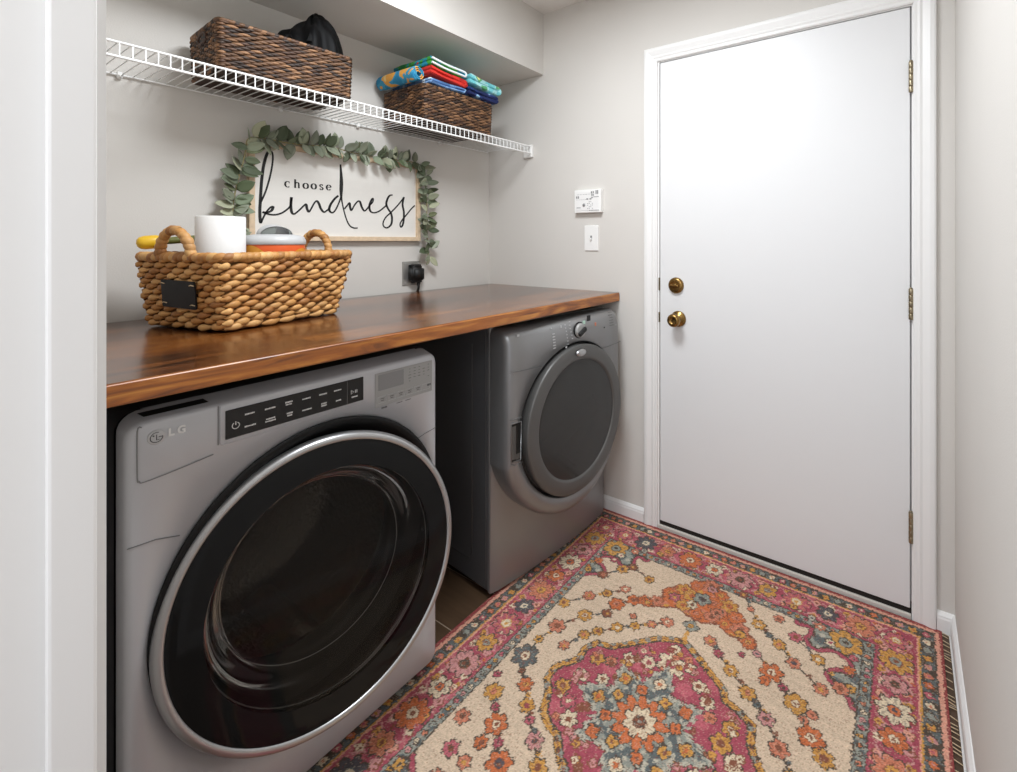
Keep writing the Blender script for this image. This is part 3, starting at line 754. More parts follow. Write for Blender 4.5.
for sy in (-1, 1):
    pth = [(.062 * math.cos(a) + RO[0], sy * (br_[1] + .002 + .004 * math.sin(a)) + RO[1], BH - .006 + .070 * math.sin(a)) for a in np.linspace(PI, 0, 14)]
    m = MB(); wrapped(m, pth, .0125, .016, hy_tone, closed=False); m.build('handle', M['hyac'], bk)
sl_ = (br_[1] - bb[1] - RO[1]) / BH
def tagp(a, z, o): return (a, -(bb[1] + sl_ * z) - .0115 - o, z)
m = MB()
rr = [(-.058, .066), (-.054, .062), (.070, .058), (.074, .062), (.076, .128), (.072, .132), (-.052, .136), (-.056, .132)]
m.prism(rr, 0., .004, lambda a, z, o: tagp(a, z, o))
tg = m.build('chalkboard_tag', M['slate'], bk)
for a, z in ((-.048, .125), (.066, .121), (-.046, .073), (.064, .069)):
    m = MB(); m.tube([tagp(a - .009, z, .005), tagp(a, z + .002, .007), tagp(a + .009, z, .005)], .0014, 5); m.build('tag_tie', M['fringe'], tg)

def inb(a, b_, z):     # basket-local to world
    c_, s_ = math.cos(R(15)), math.sin(R(15)); return (-1.662 + a * c_ - b_ * s_, .654 + a * s_ + b_ * c_, CT + z)
# paper towel roll
m = MB(); RH = .304
pr = thing('paper_towel_roll', 'white paper towel roll standing in the tan basket', 'paper towels', inb(-.012, -.078, .008))
m.lathe([(.0215, 0), (.0585, 0), (.06, .002), (.06, RH - .002), (.0585, RH), (.0215, RH), (.0215, 0)], 56, 'z'); 
m.tube([(-.0605 * math.cos(1.1), -.0605 * math.sin(1.1), .002), (-.0605 * math.cos(1.1), -.0605 * math.sin(1.1), RH - .002)], .0008, 5)
m.build('paper', M['paper'], pr)
m = MB(); m.lathe([(.0195, .001), (.021, .001), (.021, RH - .001), (.0195, RH - .001), (.0195, .001)], 32, 'z'); m.build('cardboard_core', M['card'], pr)
# tub of pods / wipes
tb = thing('plastic_tub', 'orange labelled plastic tub with pale grey lid inside the tan basket', 'tub', inb(-.002, .082, .018))
m = MB()
m.lathe([(.0001, 0), (.076, 0), (.083, .01), (.087, .06), (.088, .18), (.086, .212), (.080, .226), (.0001, .226)], 56, 'z'); tub = m.build('tub_body', M['orange'], tb)
for a0, w, zc, hh in ((-1.2, .8, .198, .016), (.6, .7, .196, .012), (-2.6, .6, .2, .012)):
    P = []; m = MB()
    for k in range(17):
        q = k / 16; a = a0 + w * (q - .5) * 1.6; P.append((a, zc - .02 + hh * 2 * math.sin(PI * q)))
    row0 = [(.0886 * math.cos(a), .0886 * math.sin(a), .165) for a, z in P]; row1 = [(.0888 * math.cos(a), .0888 * math.sin(a), z) for a, z in P]
    m.grid([row0, row1], mi=0); m.build('label_swoosh', M['ochre'], tub)
m = MB(); m.lathe([(.088, .212), (.0895, .216), (.0895, .224), (.084, .236), (.074, .241), (.055, .244), (.0001, .245)], 56, 'z')
lid = m.build('lid', M['lidgrey'], tb)
m = MB()
rows = []
for k in range(13):
    a = PI * k / 12; rows.append([(-.012, -.048 * math.cos(a), .243 + .034 * math.sin(a)), (.018, -.048 * math.cos(a), .243 + .027 * math.sin(a))])
m.grid(rows); m.add([r_[0] for r_ in rows], [list(range(13))], 0)
m.build('lid_flap', M['lidgrey'], lid)
m = MB()
m.add([(.012 + .003, -.046 * math.cos(PI * k / 12) * .96, .245 + .027 * math.sin(PI * k / 12) * .9) for k in range(7)] + [(.015, -.004, .245)], [list(range(8))])
m.build('flap_gap', M['lidclear'], lid); m = MB()
m.add([(.019, -.045 * math.cos(PI * k / 24 + .80 * PI), .244 + .026 * math.sin(PI * k / 24 + .80 * PI)) for k in range(4)] + [(.019, .036, .244)], [list(range(5))])
m.build('flap_gap', M['lidclear'], lid)
# yellow bottle lying against the back rim
yb = thing('yellow_bottle', 'yellow rounded bottle poking over the left rim of the tan basket', 'bottle', (-1.800, .424, CT + .2345))
yb.rotation_euler = (R(-84), 0, R(-12))
m = MB(); m.lathe([(.0001, -.002), (.010, .0), (.0165, .006), (.0195, .016), (.0195, .042), (.016, .052), (.0095, .058), (.0095, .150), (.0001, .150)], 32, 'z'); b0 = m.build('bottle_body', M['yellow'], yb)
m = MB(); m.lathe([(.0097, .060), (.0102, .064), (.0102, .142), (.0097, .146)], 32, 'z'); m.build('bottle_band', M['olive'], yb)

# black bag in the left basket
bg = thing('black_bag', 'crumpled black nylon bag slumped in the left wicker basket', 'bag', (-1.768, .893, SZ + .012))
rows = []; nu, nv = 56, 30
bumps = [(R(200), .55, .035, .5), (R(20), .4, .03, .6), (R(120), .5, .02, .5), (R(300), .5, .025, .5)]
for j in range(nv + 1):
    ph = PI * .5 * j / nv     # 0 top .. pi/2 rim
    row = []
    for i in range(nu):
        th = 2 * PI * i / nu
        r_ = math.sin(ph) ** .8
        x = .094 * r_ * math.cos(th); yv = .112 * r_ * math.sin(th)
        hz = .122 + .150 * (math.cos(ph) ** .95)
        # peak leaning right, low shoulder to the left
        hz += .036 * math.exp(-(((yv - .020) / .032) ** 2 + ((x) / .06) ** 2)) - .022 * math.exp(-(((yv + .055) / .035) ** 2 + (x / .09) ** 2))
        cr = .0065 * math.sin(5 * th + 5 * r_ + 1.5 * math.sin(3 * th)) + .0045 * math.sin(9 * th - 8 * r_ + math.sin(2 * th))
        row.append((x + cr * math.cos(th) * r_, yv + cr * math.sin(th) * r_, hz + cr * (1 - .3 * r_)))
    rows.append(row)
rows.append([(p[0] * .96, p[1] * .96, .0) for p in rows[-1]])
m = MB(); m.grid(rows, closed_u=True); m.add(rows[-1], [list(range(nu))]); m.build('bag_body', M['cloth'], bg)
m = MB()
pts = [(.088, -.05, .165), (.072, -.03, .208), (.05, -.005, .252), (.02, .02, .282), (-.02, .03, .285)]
P = smooth_path(pts, 5); m.grid([[(p[0] + .004, p[1] - .013, p[2] + .002) for p in P], [(p[0] + .006, p[1], p[2] + .006) for p in P], [(p[0] + .004, p[1] + .013, p[2] - .001) for p in P]]); m.build('bag_strap', M['cloth'], bg)
m = MB(); m.tube(smooth_path([(.075, -.118, .135), (.078, -.124, .155), (.07, -.112, .172), (.06, -.09, .165)], 4), .006, 8, mi=0); m.box(.066, .084, -.127, -.113, .139, .150, .002, 1, mi=1)
m.build('bag_toggle', [M['cloth'], M['tan']], bg)

# ------------------------------------------------------------------ folded towels
def towel(name_label, cx, cy, z0, lx, ly, h, folds, mt, trim=None, tilt=(0, 0, 0), fold_axis='x', sag=0.):
    """serpentine folded cloth: layers seen at the front (+x) edge"""
    t = thing('folded_towel', name_label, 'towel', (cx, cy, z0), 0, 'bright folded towels in the right wicker basket'); t.rotation_euler = tilt
    th = h / folds; hw = ly / 2; r_ = th * .5
    cl = []   # centre line in (y,z)
    for k in range(folds):
        zc = th * (k + .5)
        ys = np.linspace(-hw + r_, hw - r_, 10)
        if k % 2: ys = ys[::-1]
        for q in ys: cl.append((q, zc))
        if k < folds - 1:
            e = ys[-1]; sg = 1 if e > 0 else -1
            for a in np.linspace(-90, 90, 6)[1:-1]: cl.append((e + sg * r_ * .95 * math.cos(R(a)), th * (k + 1) + r_ * math.sin(R(a))))
    C_ = [np.array(c) for c in cl]; tk = th * .44
    left, right = [], []
    for i in range(len(C_)):
        d = C_[min(i + 1, len(C_) - 1)] - C_[max(i - 1, 0)]; d = d / (np.linalg.norm(d) + 1e-9); nn = np.array((-d[1], d[0]))
        left.append(C_[i] + nn * tk); right.append(C_[i] - nn * tk)
    outline = left + right[::-1]
    xs = [-lx / 2, -lx / 2 + .006, -lx / 4, 0, lx / 4, lx / 2 - .012, lx / 2 - .004, lx / 2]
    ins = [.6, 1, 1, 1, 1, 1, .95, .55]
    ctr = [(C_ + C_)[0] for C_ in [C_]] if False else C_ + C_[::-1]
    rows = []
    for x, s_ in zip(xs, ins):
        row = []
        for p, c in zip(outline, ctr):
            q = c + (p - c) * s_
            wob = .0022 * math.sin(40 * x + 30 * q[0]) + sag * (-(q[0] / hw) ** 2) * h
            row.append((x + .003 * math.sin(25 * q[0] + 9 * q[1] * 40), q[0], q[1] + wob))
        rows.append(row)
    m = MB(); m.grid(rows, closed_u=True)
    n = len(outline); hn = len(C_)
    for rw in (rows[0], rows[-1]):
        m.add(rw, [[i, i + 1, n - 2 - i, n - 1 - i] for i in range(hn - 1)], 0, True)
    m.build('cloth', mt, t)
    if trim:
        m = MB(); xe = lx / 2 + .001
        pts = [(xe, q[0], q[1] + sag * (-(q[0] / hw) ** 2) * h + .0022 * math.sin(40 * lx / 2 + 30 * q[0])) for q in C_]
        m.tube(pts, th * .27, 6); m.build('hem', trim, t)
    return t
WH = mat('white hem', (232, 236, 238), .9)
T_red = print_mat('red print terry', [(0., (168, 34, 30)), (.40, (206, 44, 34)), (.66, (228, 120, 60)), (.72, (206, 44, 34))], 26, seed=1)
T_grn = print_mat('green teal print terry', [(0., (30, 120, 62)), (.44, (58, 150, 52)), (.56, (20, 134, 160)), (.7, (220, 90, 80))], 18, seed=3)
T_blu = print_mat('sky blue print terry', [(0., (88, 126, 176)), (.5, (128, 164, 206)), (.64, (224, 232, 238))], 14, seed=5)
T_nav = print_mat('navy print terry', [(0., (20, 34, 84)), (.5, (34, 58, 120)), (.58, (150, 190, 220)), (.7, (226, 232, 238))], 16, seed=2)
T_aqu = print_mat('aqua print terry', [(0., (112, 196, 204)), (.46, (160, 214, 216)), (.6, (86, 160, 110)), (.68, (228, 226, 150))], 15, seed=8)
T_cyn = print_mat('turquoise orange print terry', [(0., (38, 128, 170)), (.46, (60, 150, 184)), (.56, (226, 160, 70)), (.68, (224, 196, 130))], 16, seed=4)
bz0 = SZ + .0055 + .006
towel('blue white folded towel under the red towel in the right basket', -1.776, 1.412, bz0 + .153, .266, .196, .024, 2, T_blu)
towel('navy light blue folded towel lowest at the right end of the right basket', -1.774, 1.618, bz0 + .155, .272, .190, .038, 2, T_nav, None, (R(-3), 0, 0))
towel('red folded towel on the front left of the right basket', -1.775, 1.413, bz0 + .186, .270, .205, .036, 2, T_red, None, (R(-5), 0, 0))
towel('green folded towel with white hem on top of the pile', -1.772, 1.410, bz0 + .224, .262, .200, .038, 2, T_grn, WH, (R(-4), 0, 0))
towel('aqua folded towel draped over the right end of the pile', -1.772, 1.624, bz0 + .201, .275, .205, .046, 2, T_aqu, None, (R(-5), 0, 0))
tr = thing('rolled_towel', 'rolled turquoise orange towel at the left end of the right basket', 'towel', (-1.80, 1.283, SZ + .0055 + .163), 0, 'bright folded towels in the right wicker basket')
m = MB(); sp = []
for k in range(60):
    a = 2 * PI * 2.6 * k / 59; r_ = .010 + .023 * k / 59; sp.append((r_ * math.cos(a + .6), .031 + r_ * math.sin(a + .6)))
rows = [[(x, p[0] * s_, .031 + (p[1] - .031) * s_) for p in sp] for x, s_ in ((-.13, .9), (-.12, 1), (0, 1.02), (.105, 1), (.12, .95), (.124, .85))]
m.grid(rows); 
o = m.build('cloth', T_cyn, tr); md = o.modifiers.new('thickness', 'SOLIDIFY'); md.thickness = .0045; md.offset = 0

# ------------------------------------------------------------------ framed sign
SY0, SY1, SZ0, SZ1 = .758, 1.490, 1.280, 1.645
sg = thing('wall_sign', 'white wooden sign in pine frame reading choose kindness on the wall', 'sign', (WX + .001, 0, 0))
FW = .019
m = MB()
m.box(.0, .024, SY0, SY0 + FW, SZ0, SZ1, .001, 1); m.box(.0, .024, SY1 - FW, SY1, SZ0, SZ1, .001, 1)
m.box(.0, .024, SY0 + FW, SY1 - FW, SZ0, SZ0 + FW, .001, 1); m.box(.0, .024, SY0 + FW, SY1 - FW, SZ1 - FW, SZ1, .001, 1)
m.build('frame', M['frame'], sg)
m = MB(); m.box(.004, .0105, SY0 + FW - .001, SY1 - FW + .001, SZ0 + FW - .001, SZ1 - FW + .001); m.build('panel', M['board'], sg)
K = [(.8, 1.421), (.817, 1.465), (.832, 1.524), (.84, 1.577), (.839, 1.606), (.831, 1.612), (.821, 1.601), (.81, 1.559), (.803, 1.502), (.799, 1.435), (.797, 1.383), (.8, 1.347), (.808, 1.365), (.819, 1.387), (.832, 1.404), (.841, 1.407), (.836, 1.393), (.821, 1.385), (.807, 1.386), (.826, 1.379), (.848, 1.378), (.87, 1.385), (.888, 1.398), (.9, 1.411), (.905, 1.428), (.906, 1.448)]
I_ = [(.906, 1.448), (.904, 1.418), (.907, 1.391), (.916, 1.384), (.933, 1.398), (.95, 1.416), (.96, 1.424), (.964, 1.407), (.971, 1.395), (.98, 1.408), (.992, 1.431), (1.002, 1.44), (1.01, 1.43), (1.018, 1.41), (1.03, 1.397), (1.041, 1.403), (1.052, 1.412)]
D1 = [(1.09, 1.468), (1.074, 1.453), (1.057, 1.428), (1.052, 1.407), (1.063, 1.396), (1.076, 1.405), (1.088, 1.428), (1.096, 1.448), (1.102, 1.466)]
D2 = [(1.099, 1.599), (1.103, 1.535), (1.102, 1.475), (1.106, 1.443), (1.113, 1.411), (1.124, 1.374), (1.138, 1.347), (1.156, 1.336), (1.175, 1.336)]
N_ = [(1.116, 1.414), (1.127, 1.428), (1.138, 1.441), (1.141, 1.424), (1.147, 1.41), (1.159, 1.43), (1.173, 1.448), (1.185, 1.45), (1.194, 1.427), (1.206, 1.411), (1.218, 1.42), (1.23, 1.435), (1.246, 1.453), (1.248, 1.467), (1.24, 1.461), (1.23, 1.435), (1.234, 1.412), (1.252, 1.405), (1.278, 1.414), (1.303, 1.433), (1.318, 1.446)]
S_ = [(1.345, 1.491), (1.33, 1.487), (1.318, 1.469), (1.313, 1.446), (1.323, 1.425), (1.337, 1.406), (1.342, 1.382), (1.337, 1.355), (1.317, 1.34), (1.3, 1.346), (1.297, 1.363), (1.31, 1.387), (1.337, 1.411), (1.37, 1.443), (1.398, 1.475), (1.404, 1.484), (1.398, 1.451), (1.405, 1.415), (1.404, 1.379), (1.398, 1.354), (1.388, 1.345), (1.385, 1.36), (1.398, 1.381), (1.419, 1.403), (1.448, 1.435), (1.466, 1.450)]
def ribbon(mb, pts, wfn, x=.0108, th=.0008):
    P = [np.array(p) for p in smooth_path(pts, 6)]; n = len(P); a, b_ = [], []
    for i in range(n):
        d = P[min(i + 1, n - 1)] - P[max(i - 1, 0)]; d = d / (np.linalg.norm(d) + 1e-9); nn = np.array((-d[1], d[0])); w = wfn(i / (n - 1), d) / 2
        a.append(P[i] + nn * w); b_.append(P[i] - nn * w)
    mb.grid([[(x, p[0], p[1]) for p in a], [(x + th, p[0], p[1]) for p in a], [(x + th, p[0], p[1]) for p in b_], [(x, p[0], p[1]) for p in b_]], smooth=False)
pen = lambda t, d: .0062 + .0040 * max(0, -d[1]) ** 2
m = MB()
for s_ in (K, I_, D1, N_, S_): ribbon(m, s_, pen)
ribbon(m, D2, lambda t, d: .0055 + .010 * math.exp(-((t - .17) / .12) ** 2))
# small serif word above
def letter(strokes, cx, cz, s):
    for pts, w0, w1 in strokes:
        ribbon(m, [(cx + a * s, cz + b_ * s) for a, b_ in pts], lambda t, d: (w0 + (w1 - w0) * abs(d[1]) ** 1.5) * s)
arc = lambda cx, cz, rx, rz, a0, a1, n=10: [(cx + rx * math.cos(R(a0 + (a1 - a0) * i / n)), cz + rz * math.sin(R(a0 + (a1 - a0) * i / n))) for i in range(n + 1)]
C_L = [(arc(0, 0, .42, .5, 50, 310), .1, .32), ([(.2, .28), (.3, .30)], .2, .2)]
O_L = [(arc(0, 0, .42, .48, 0, 360, 16), .1, .34)]
E_L = [(arc(0, 0, .4, .48, 5, 320, 14), .1, .32), ([(-.38, .05), (.38, .05)], .1, .1)]
H_L = [([(-.3, 1.0), (-.3, -.5)], .3, .3), ([(-.3, .25), (-.05, .46), (.2, .44), (.32, .2), (.33, -.5)], .14, .28), ([(-.46, -.47), (-.12, -.47)], .1, .1), ([(.16, -.47), (.5, -.47)], .1, .1), ([(-.46, .98), (-.3, .98)], .1, .1)]
S_L = [([(.26, .3), (.1, .47), (-.14, .45), (-.27, .26), (-.12, .06), (.16, -.08), (.29, -.27), (.14, -.46), (-.12, -.47), (-.28, -.3)], .12, .26)]
for L_, cx, cz in ((C_L, .8925, 1.496), (H_L, .926, 1.496), (O_L, .959, 1.496), (O_L, .990, 1.497), (S_L, 1.020, 1.497), (E_L, 1.050, 1.498)): letter(L_, cx, cz, .0215)
m.build('lettering', M['ink'], sg)

# ------------------------------------------------------------------ eucalyptus garland draped over the sign
gl = thing('leaf_garland', 'grey green artificial eucalyptus garland draped over the wall sign', 'garland', (WX, 0, 0))
GP = [(.700, 1.262), (.703, 1.301), (.706, 1.405), (.721, 1.493), (.742, 1.583), (.752, 1.640), (.790, 1.652), (.875, 1.650), (.947, 1.652), (1.045, 1.661), (1.152, 1.652), (1.269, 1.648), (1.398, 1.652), (1.470, 1.648), (1.504, 1.61), (1.514, 1.553), (1.522, 1.457), (1.520, 1.334), (1.530, 1.250), (1.528, 1.190)]
GS = smooth_path([(.030, a, b_) for a, b_ in GP], 8)
m = MB(); m.tube(GS, .0028, 6); m.build('stem', M['stem'], gl)
Q = resample(GS, .0115, closed=False)
leafc = ((112, 126, 104), (128, 140, 120), (146, 156, 138), (96, 110, 84), (160, 168, 150), (120, 130, 102), (178, 182, 160), (84, 98, 70), (152, 160, 146))
m = MB(); rg = random.Random(12)
for i, p in enumerate(Q):
    tdir = (Q[min(i + 1, len(Q) - 1)] - Q[max(i - 1, 0)]).normalized()
    for sgn in (-1, 1):
        if rg.random() < .36: continue
        side = Vector((0, -tdir.z, tdir.y)) * sgn
        dirv = (side * rg.uniform(.55, 1.1) + tdir * rg.uniform(-.35, .9) + Vector((rg.uniform(-.1, .65), 0, 0))).normalized()
        ln = rg.uniform(.042, .068); wd_ = ln * rg.uniform(.48, .66)
        nrm = Vector((1, rg.uniform(-.9, .9), rg.uniform(-.5, 1.1))); wv = dirv.cross(nrm).normalized(); nn = wv.cross(dirv).normalized()
        col = s2l(rg.choice(leafc)); kk = rg.uniform(.55, 1.0); col = (col[0] * kk, col[1] * kk * .98, col[2] * kk * .88)
        rows = []; fold = rg.uniform(.05, .3); curl = rg.uniform(-.15, .3)
        base = p + Vector((rg.uniform(0, .016), 0, 0))
        for q in range(8):
            t = q / 7; w = wd_ * .5 * (math.sin(PI * min(1, t ** .8)) ** .75) + .0006
            c_ = base + dirv * ln * t + nn * (curl * ln * t * t)
            rows.append([tuple(c_ + wv * w * s_ + nn * w * fold * abs(s_)) for s_ in (-1, -.5, 0, .5, 1)])
        m.grid(rows, tone=col)
# clamp off the wall
m.v = [(max(v[0], .0025), v[1], v[2]) for v in m.v]
o = m.build('leaves', M['leaf'], gl, fix=False); md = o.modifiers.new('thickness', 'SOLIDIFY'); md.thickness = .0006

# ------------------------------------------------------------------ wall plates
op = thing('outlet_plate', 'steel two gang outlet plate on wall above the countertop', 'outlet', (WX, 1.454, 1.1265))
m = MB(); m.box(0, .005, -.051, .051, -.0565, .0565, .002, 2); m.build('plate', M['steel'], op)
m = MB(); m.box(.0045, .0075, -.019, .029, -.03, .040, .002, 1); m.build('receptacle', M['dark'], op)
for y in (-.036, .040):
    for z in (-.045, .045):
        m = MB(); m.lathe([(.003, 0), (.003, .0008), (.0001, .0012)], 10, 'x', (.005, y, z)); m.build('screw', M['chrome'], op)
pg = thing('power_plug', 'bulky black appliance plug in the outlet with its cord dropping behind the countertop', 'plug', (WX + .0078, 1.4645, 1.122))
m = MB()
b = bmesh.new(); bmesh.ops.create_cube(b, size=1)
for v in b.verts: v.co = Vector((.021 + v.co.x * .042, v.co.y * .084 * (1 if v.co.x < 0 else .84), v.co.z * .088 * (1 if v.co.x < 0 else .82)))
bmesh.ops.bevel(b, geom=b.edges[:], offset=.014, segments=4, affect='EDGES'); m.bm(b, 0, True)
m.box(.002, .030, -.021, .021, .034, .047, .004, 2)
for k in range(4): m.box(.010, .044, .016, .020, -.028 + .011 * k, -.022 + .011 * k, .001, 1)
pb = m.build('plug_body', M['blackm'], pg)
m = MB(); m.tube(smooth_path([(.018, .010, -.030), (.018, .012, -.050), (.016, .013, -.070), (.001, .013, -.105), (-.0012, .013, -.15), (-.0012, .013, -.5)], 5), .0058, 8)
pgc = m.build('cord', M['blackm'], pg)
m = MB(); m.lathe([(.0085, -.030), (.0085, -.046), (.006, -.056)], 12, 'z', (.018, .0115, 0)); m.build('strain_relief', M['blackm'], pg)

ap = thing('alarm_panel', 'white security keypad with tiny grey print above the light switch', 'keypad', (-1.273, DY, 1.473))
m = MB(); m.box(-.076, .076, -.026, 0, -.056, .056, .003, 2); apb = m.build('housing', M['plastic'], ap)
m = MB(); m.box(-.066, .066, -.0275, -.0255, -.046, .046, .0008, 1); m.build('face', M['paper'], ap)
m = MB()
def pm(x, z, w, h): m.box(x - w / 2, x + w / 2, -.0284, -.0274, z - h / 2, z + h / 2)
for x0, z0, n, st, h in ((-.060, .020, 2, .010, .011), (.026, .041, 2, .010, .010), (.028, .028, 2, .008, .009), (.052, .041, 2, .009, .018), (.026, .016, 2, .006, .007), (.040, .019, 5, .006, .004), (-.058, -.031, 4, .006, .005), (.016, -.045, 7, .008, .003), (.002, .010, 2, .018, .006)):
    for k in range(n): pm(x0 + k * st, z0, st * .62, h)
for j in range(5):
    for i in range(4):
        if (i + j) % 3: pm(.004 + i * .009, -.004 - j * .008, .0045, .003)
for k in range(6): pm(-.052 + k * .016, .033, .011, .0012); pm(-.058 + k * .012, .008, .008, .0012)
m.lathe([(.0001, -.0285), (.0085, -.0285), (.0085, -.027)], 8, 'y', (-.018, 0, -.019))
m.build('printing', M['disp'], ap)
lsw = thing('light_switch', 'white toggle light switch under the keypad on the door wall', 'light switch', (-1.263, DY, 1.294))
m = MB(); m.box(-.040, .040, -.006, 0, -.0615, .0615, .0025, 2); m.build('plate', M['plastic'], lsw)
m = MB(); m.box(-.0035, .0035, -.016, -.005, -.009, .004, .0015, 1, mx=Matrix.Rotation(R(20), 4, 'X')); m.build('toggle', M['plastic'], lsw)
m = MB(); m.box(-.0052, .0052, -.0064, -.0055, -.012, .012); m.build('toggle_slot', M['disp'], lsw)

# ------------------------------------------------------------------ rug
UC, VC = -.561, 1.094          # pattern origin in the room
X0, X1, V0, V1 = -.6665, .6600, -.80, .869
RS = .0026
nu = int((X1 - X0) / RS) + 1; nv = int((V1 - V0) / RS) + 1
uu = np.linspace(X0, X1, nu); vv = np.linspace(V0, V1, nv)
U, V_ = np.meshgrid(uu, vv)
rs = np.random.RandomState(3)
img = np.zeros((nv, nu, 3))
P_ = {k: np.array(s2l(c)) for k, c in dict(cream=(216, 192, 166), red=(142, 40, 52), pink=(164, 54, 84), pink2=(188, 84, 104), dark=(46, 42, 40), teal=(74, 92, 98), sage=(138, 146, 138), pale=(184, 180, 164),
     gold=(206, 148, 62), orange=(204, 102, 50), coral=(206, 120, 92), navy=(52, 58, 74), rose=(204, 140, 140), brown=(126, 64, 44), ivory=(226, 208, 178), salmon=(226, 160, 138)).items()}
wob = lambda s, a, seed: a * np.sin(U * s + seed) * np.cos(V_ * s * 1.13 + seed * 2)
UT, VT = U.copy(), V_.copy()          # true positions; the drawing is jittered knot by knot
kj = rs.normal(0, 1, (nv // 2 + 2, nu // 2 + 2)); kk_ = rs.normal(0, 1, (nv // 2 + 2, nu // 2 + 2))
U = U + .0016 * kj.repeat(2, 0).repeat(2, 1)[:nv, :nu]; V_ = V_ + .0016 * kk_.repeat(2, 0).repeat(2, 1)[:nv, :nu]
def paint(mask, c): img[mask] = P_[c]
def inpoly(poly, Uq=None, Vq=None):
    Uq = U if Uq is None else Uq; Vq = V_ if Vq is None else Vq
    c = np.zeros(Uq.shape, bool); n = len(poly)
    for i in range(n):
        (a, b_), (c2, d2) = poly[i], poly[(i + 1) % n]
        cond = ((b_ > Vq) != (d2 > Vq))
        with np.errstate(divide='ignore', invalid='ignore'):
            xi = (c2 - a) * (Vq - b_) / (d2 - b_ + 1e-12) + a
        c ^= cond & (Uq < xi)
    return c
def distline(pts):
    d = np.full(U.shape, 9.)
    for (a, b_), (c2, d2) in zip(pts[:-1], pts[1:]):
        ex, ey = c2 - a, d2 - b_; L2_ = ex * ex + ey * ey + 1e-12
        t = np.clip(((U - a) * ex + (V_ - b_) * ey) / L2_, 0, 1)
        d = np.minimum(d, np.hypot(U - a - t * ex, V_ - b_ - t * ey))
    return d
def flower(u, v, r, cp, cc='ivory', ce='dark', n=6, rot=0., edge='dark', petal=.42):
    if v < V0 - r or u < X0 - r or u > X1 + r: return
    i0, i1 = np.searchsorted(uu, (u - 1.6 * r, u + 1.6 * r)); j0, j1 = np.searchsorted(vv, (v - 1.6 * r, v + 1.6 * r))
    a = U[j0:j1, i0:i1] - u; b_ = V_[j0:j1, i0:i1] - v; sub = img[j0:j1, i0:i1]
    rr_ = np.hypot(a, b_); th = np.arctan2(b_, a) + rot
    R_ = r * (1 - petal + petal * np.abs(np.cos(n * th / 2)) ** .7)
    if edge: sub[rr_ < R_ + .0034 + r * .03] = P_[edge]
    sub[rr_ < R_] = P_[cp]
    if r > .016:
        k = (rr_ < R_ * .9) & (rr_ > R_ * .45) & (np.abs(np.sin(n * th / 2)) < .22); sub[k] = P_[ce] * .5 + P_[cp] * .5
        sub[rr_ < r * .42] = P_[ce]
    sub[rr_ < r * .34] = P_[cc]
    if r > .02: sub[rr_ < r * .16] = P_[ce]
def line(pts, c, w): paint(distline(pts) < w, c)
def scatter(mask, cols, n, r0, r1, rng):
    jj, ii = np.nonzero(mask)
    for _ in range(n):
        k = rng.randint(len(jj)); flower(uu[ii[k]], vv[jj[k]], rng.uniform(r0, r1), cols[rng.randint(len(cols))], cols[rng.randint(len(cols))], 'brown', rng.randint(4, 7), rng.uniform(0, 3), None)
# distances from the outer edge
cu, cv = 0., .049; HU = .6665; HV = V1 - cv
eu = HU - np.abs(U - cu); ev = HV - np.abs(V_ - cv); e = np.minimum(eu, ev)
img[:] = P_['cream']
paint(e < .0145, 'red'); paint((e >= .0145) & (e < .026), 'salmon'); paint((e >= .026) & (e < .030), 'dark')
g1 = (e >= .030) & (e < .066); paint(g1, 'teal'); paint(g1 & (wob(90, 1, 1) > .1), 'dark')
paint((e >= .066) & (e < .0705), 'gold'); paint((e >= .0705) & (e < .075), 'salmon')
mb_ = (e >= .075) & (e < .183); paint(mb_, 'pink'); paint(mb_ & (wob(34, 1, 2) > .45), 'pink2')
paint((e >= .183) & (e < .1865), 'dark'); g2 = (e >= .1865) & (e < .212); paint(g2, 'sage'); paint(g2 & (wob(120, 1, 4) > .3), 'teal'); paint((e >= .212) & (e < .2165), 'dark')
# small repeats in the guards and rosettes in the main border
def run(off, step, fn, phase=0.):
    a, b_ = HU - off, HV - off
    n = int(round(2 * b_ / step))
    for i in range(n + 1):
        v = cv - b_ + 2 * b_ * i / n
        if v > V0 - .1: fn(cu - a, v, i, 0); fn(cu + a, v, i, 0)
    n = int(round(2 * a / step))
    for i in range(1, n): fn(cu - a + 2 * a * i / n, cv + b_, i, 1)
gcols = ('ivory', 'gold', 'coral', 'pink2', 'sage', 'rose', 'orange')
def gdot(u, v, i, hz):
    flower(u, v, .0115, gcols[(i * 3) % 7], gcols[(i * 5 + 2) % 7], 'navy', 4, .4, 'dark')
run(.048, .036, gdot)
def gdot2(u, v, i, hz): flower(u, v, .0068, gcols[(i * 2 + 1) % 7], 'dark', 'dark', 4, .3, 'dark')
run(.199, .026, gdot2)
mc = (('gold', 'sage', 'brown'), ('pink2', 'ivory', 'gold'), ('navy', 'ivory', 'teal'), ('coral', 'gold', 'brown'), ('orange', 'ivory', 'brown'), ('ivory', 'orange', 'navy'), ('rose', 'dark', 'brown'))
def ros(u, v, i, hz):
    a = mc[i % 7]; r = .045 if i % 2 == 0 else .033
    flower(u, v, r, a[0], a[1], a[2], 8 if i % 2 == 0 else 6, .2 * i)
def vine(u, v, i, hz):
    s = 1 if i % 2 else -1
    for k in (-1, 1):
        du, dv = (.032 * k, .0) if not hz else (0., .032 * k)
        flower(u + du, v + dv, .013, ('ivory', 'gold', 'rose', 'salmon')[(i + k) % 4], 'brown', 'brown', 4, i * .7, 'brown')
        line([(u + du * 1.2 - (.02 if hz else 0), v + dv * 1.2 - (0 if hz else .02)), (u + du * .5, v + dv * .5), (u + du * 1.3 + (.02 if hz else 0), v + dv * 1.3 + (0 if hz else .02))], 'rose', .0026)
run(.129, .0475, vine)
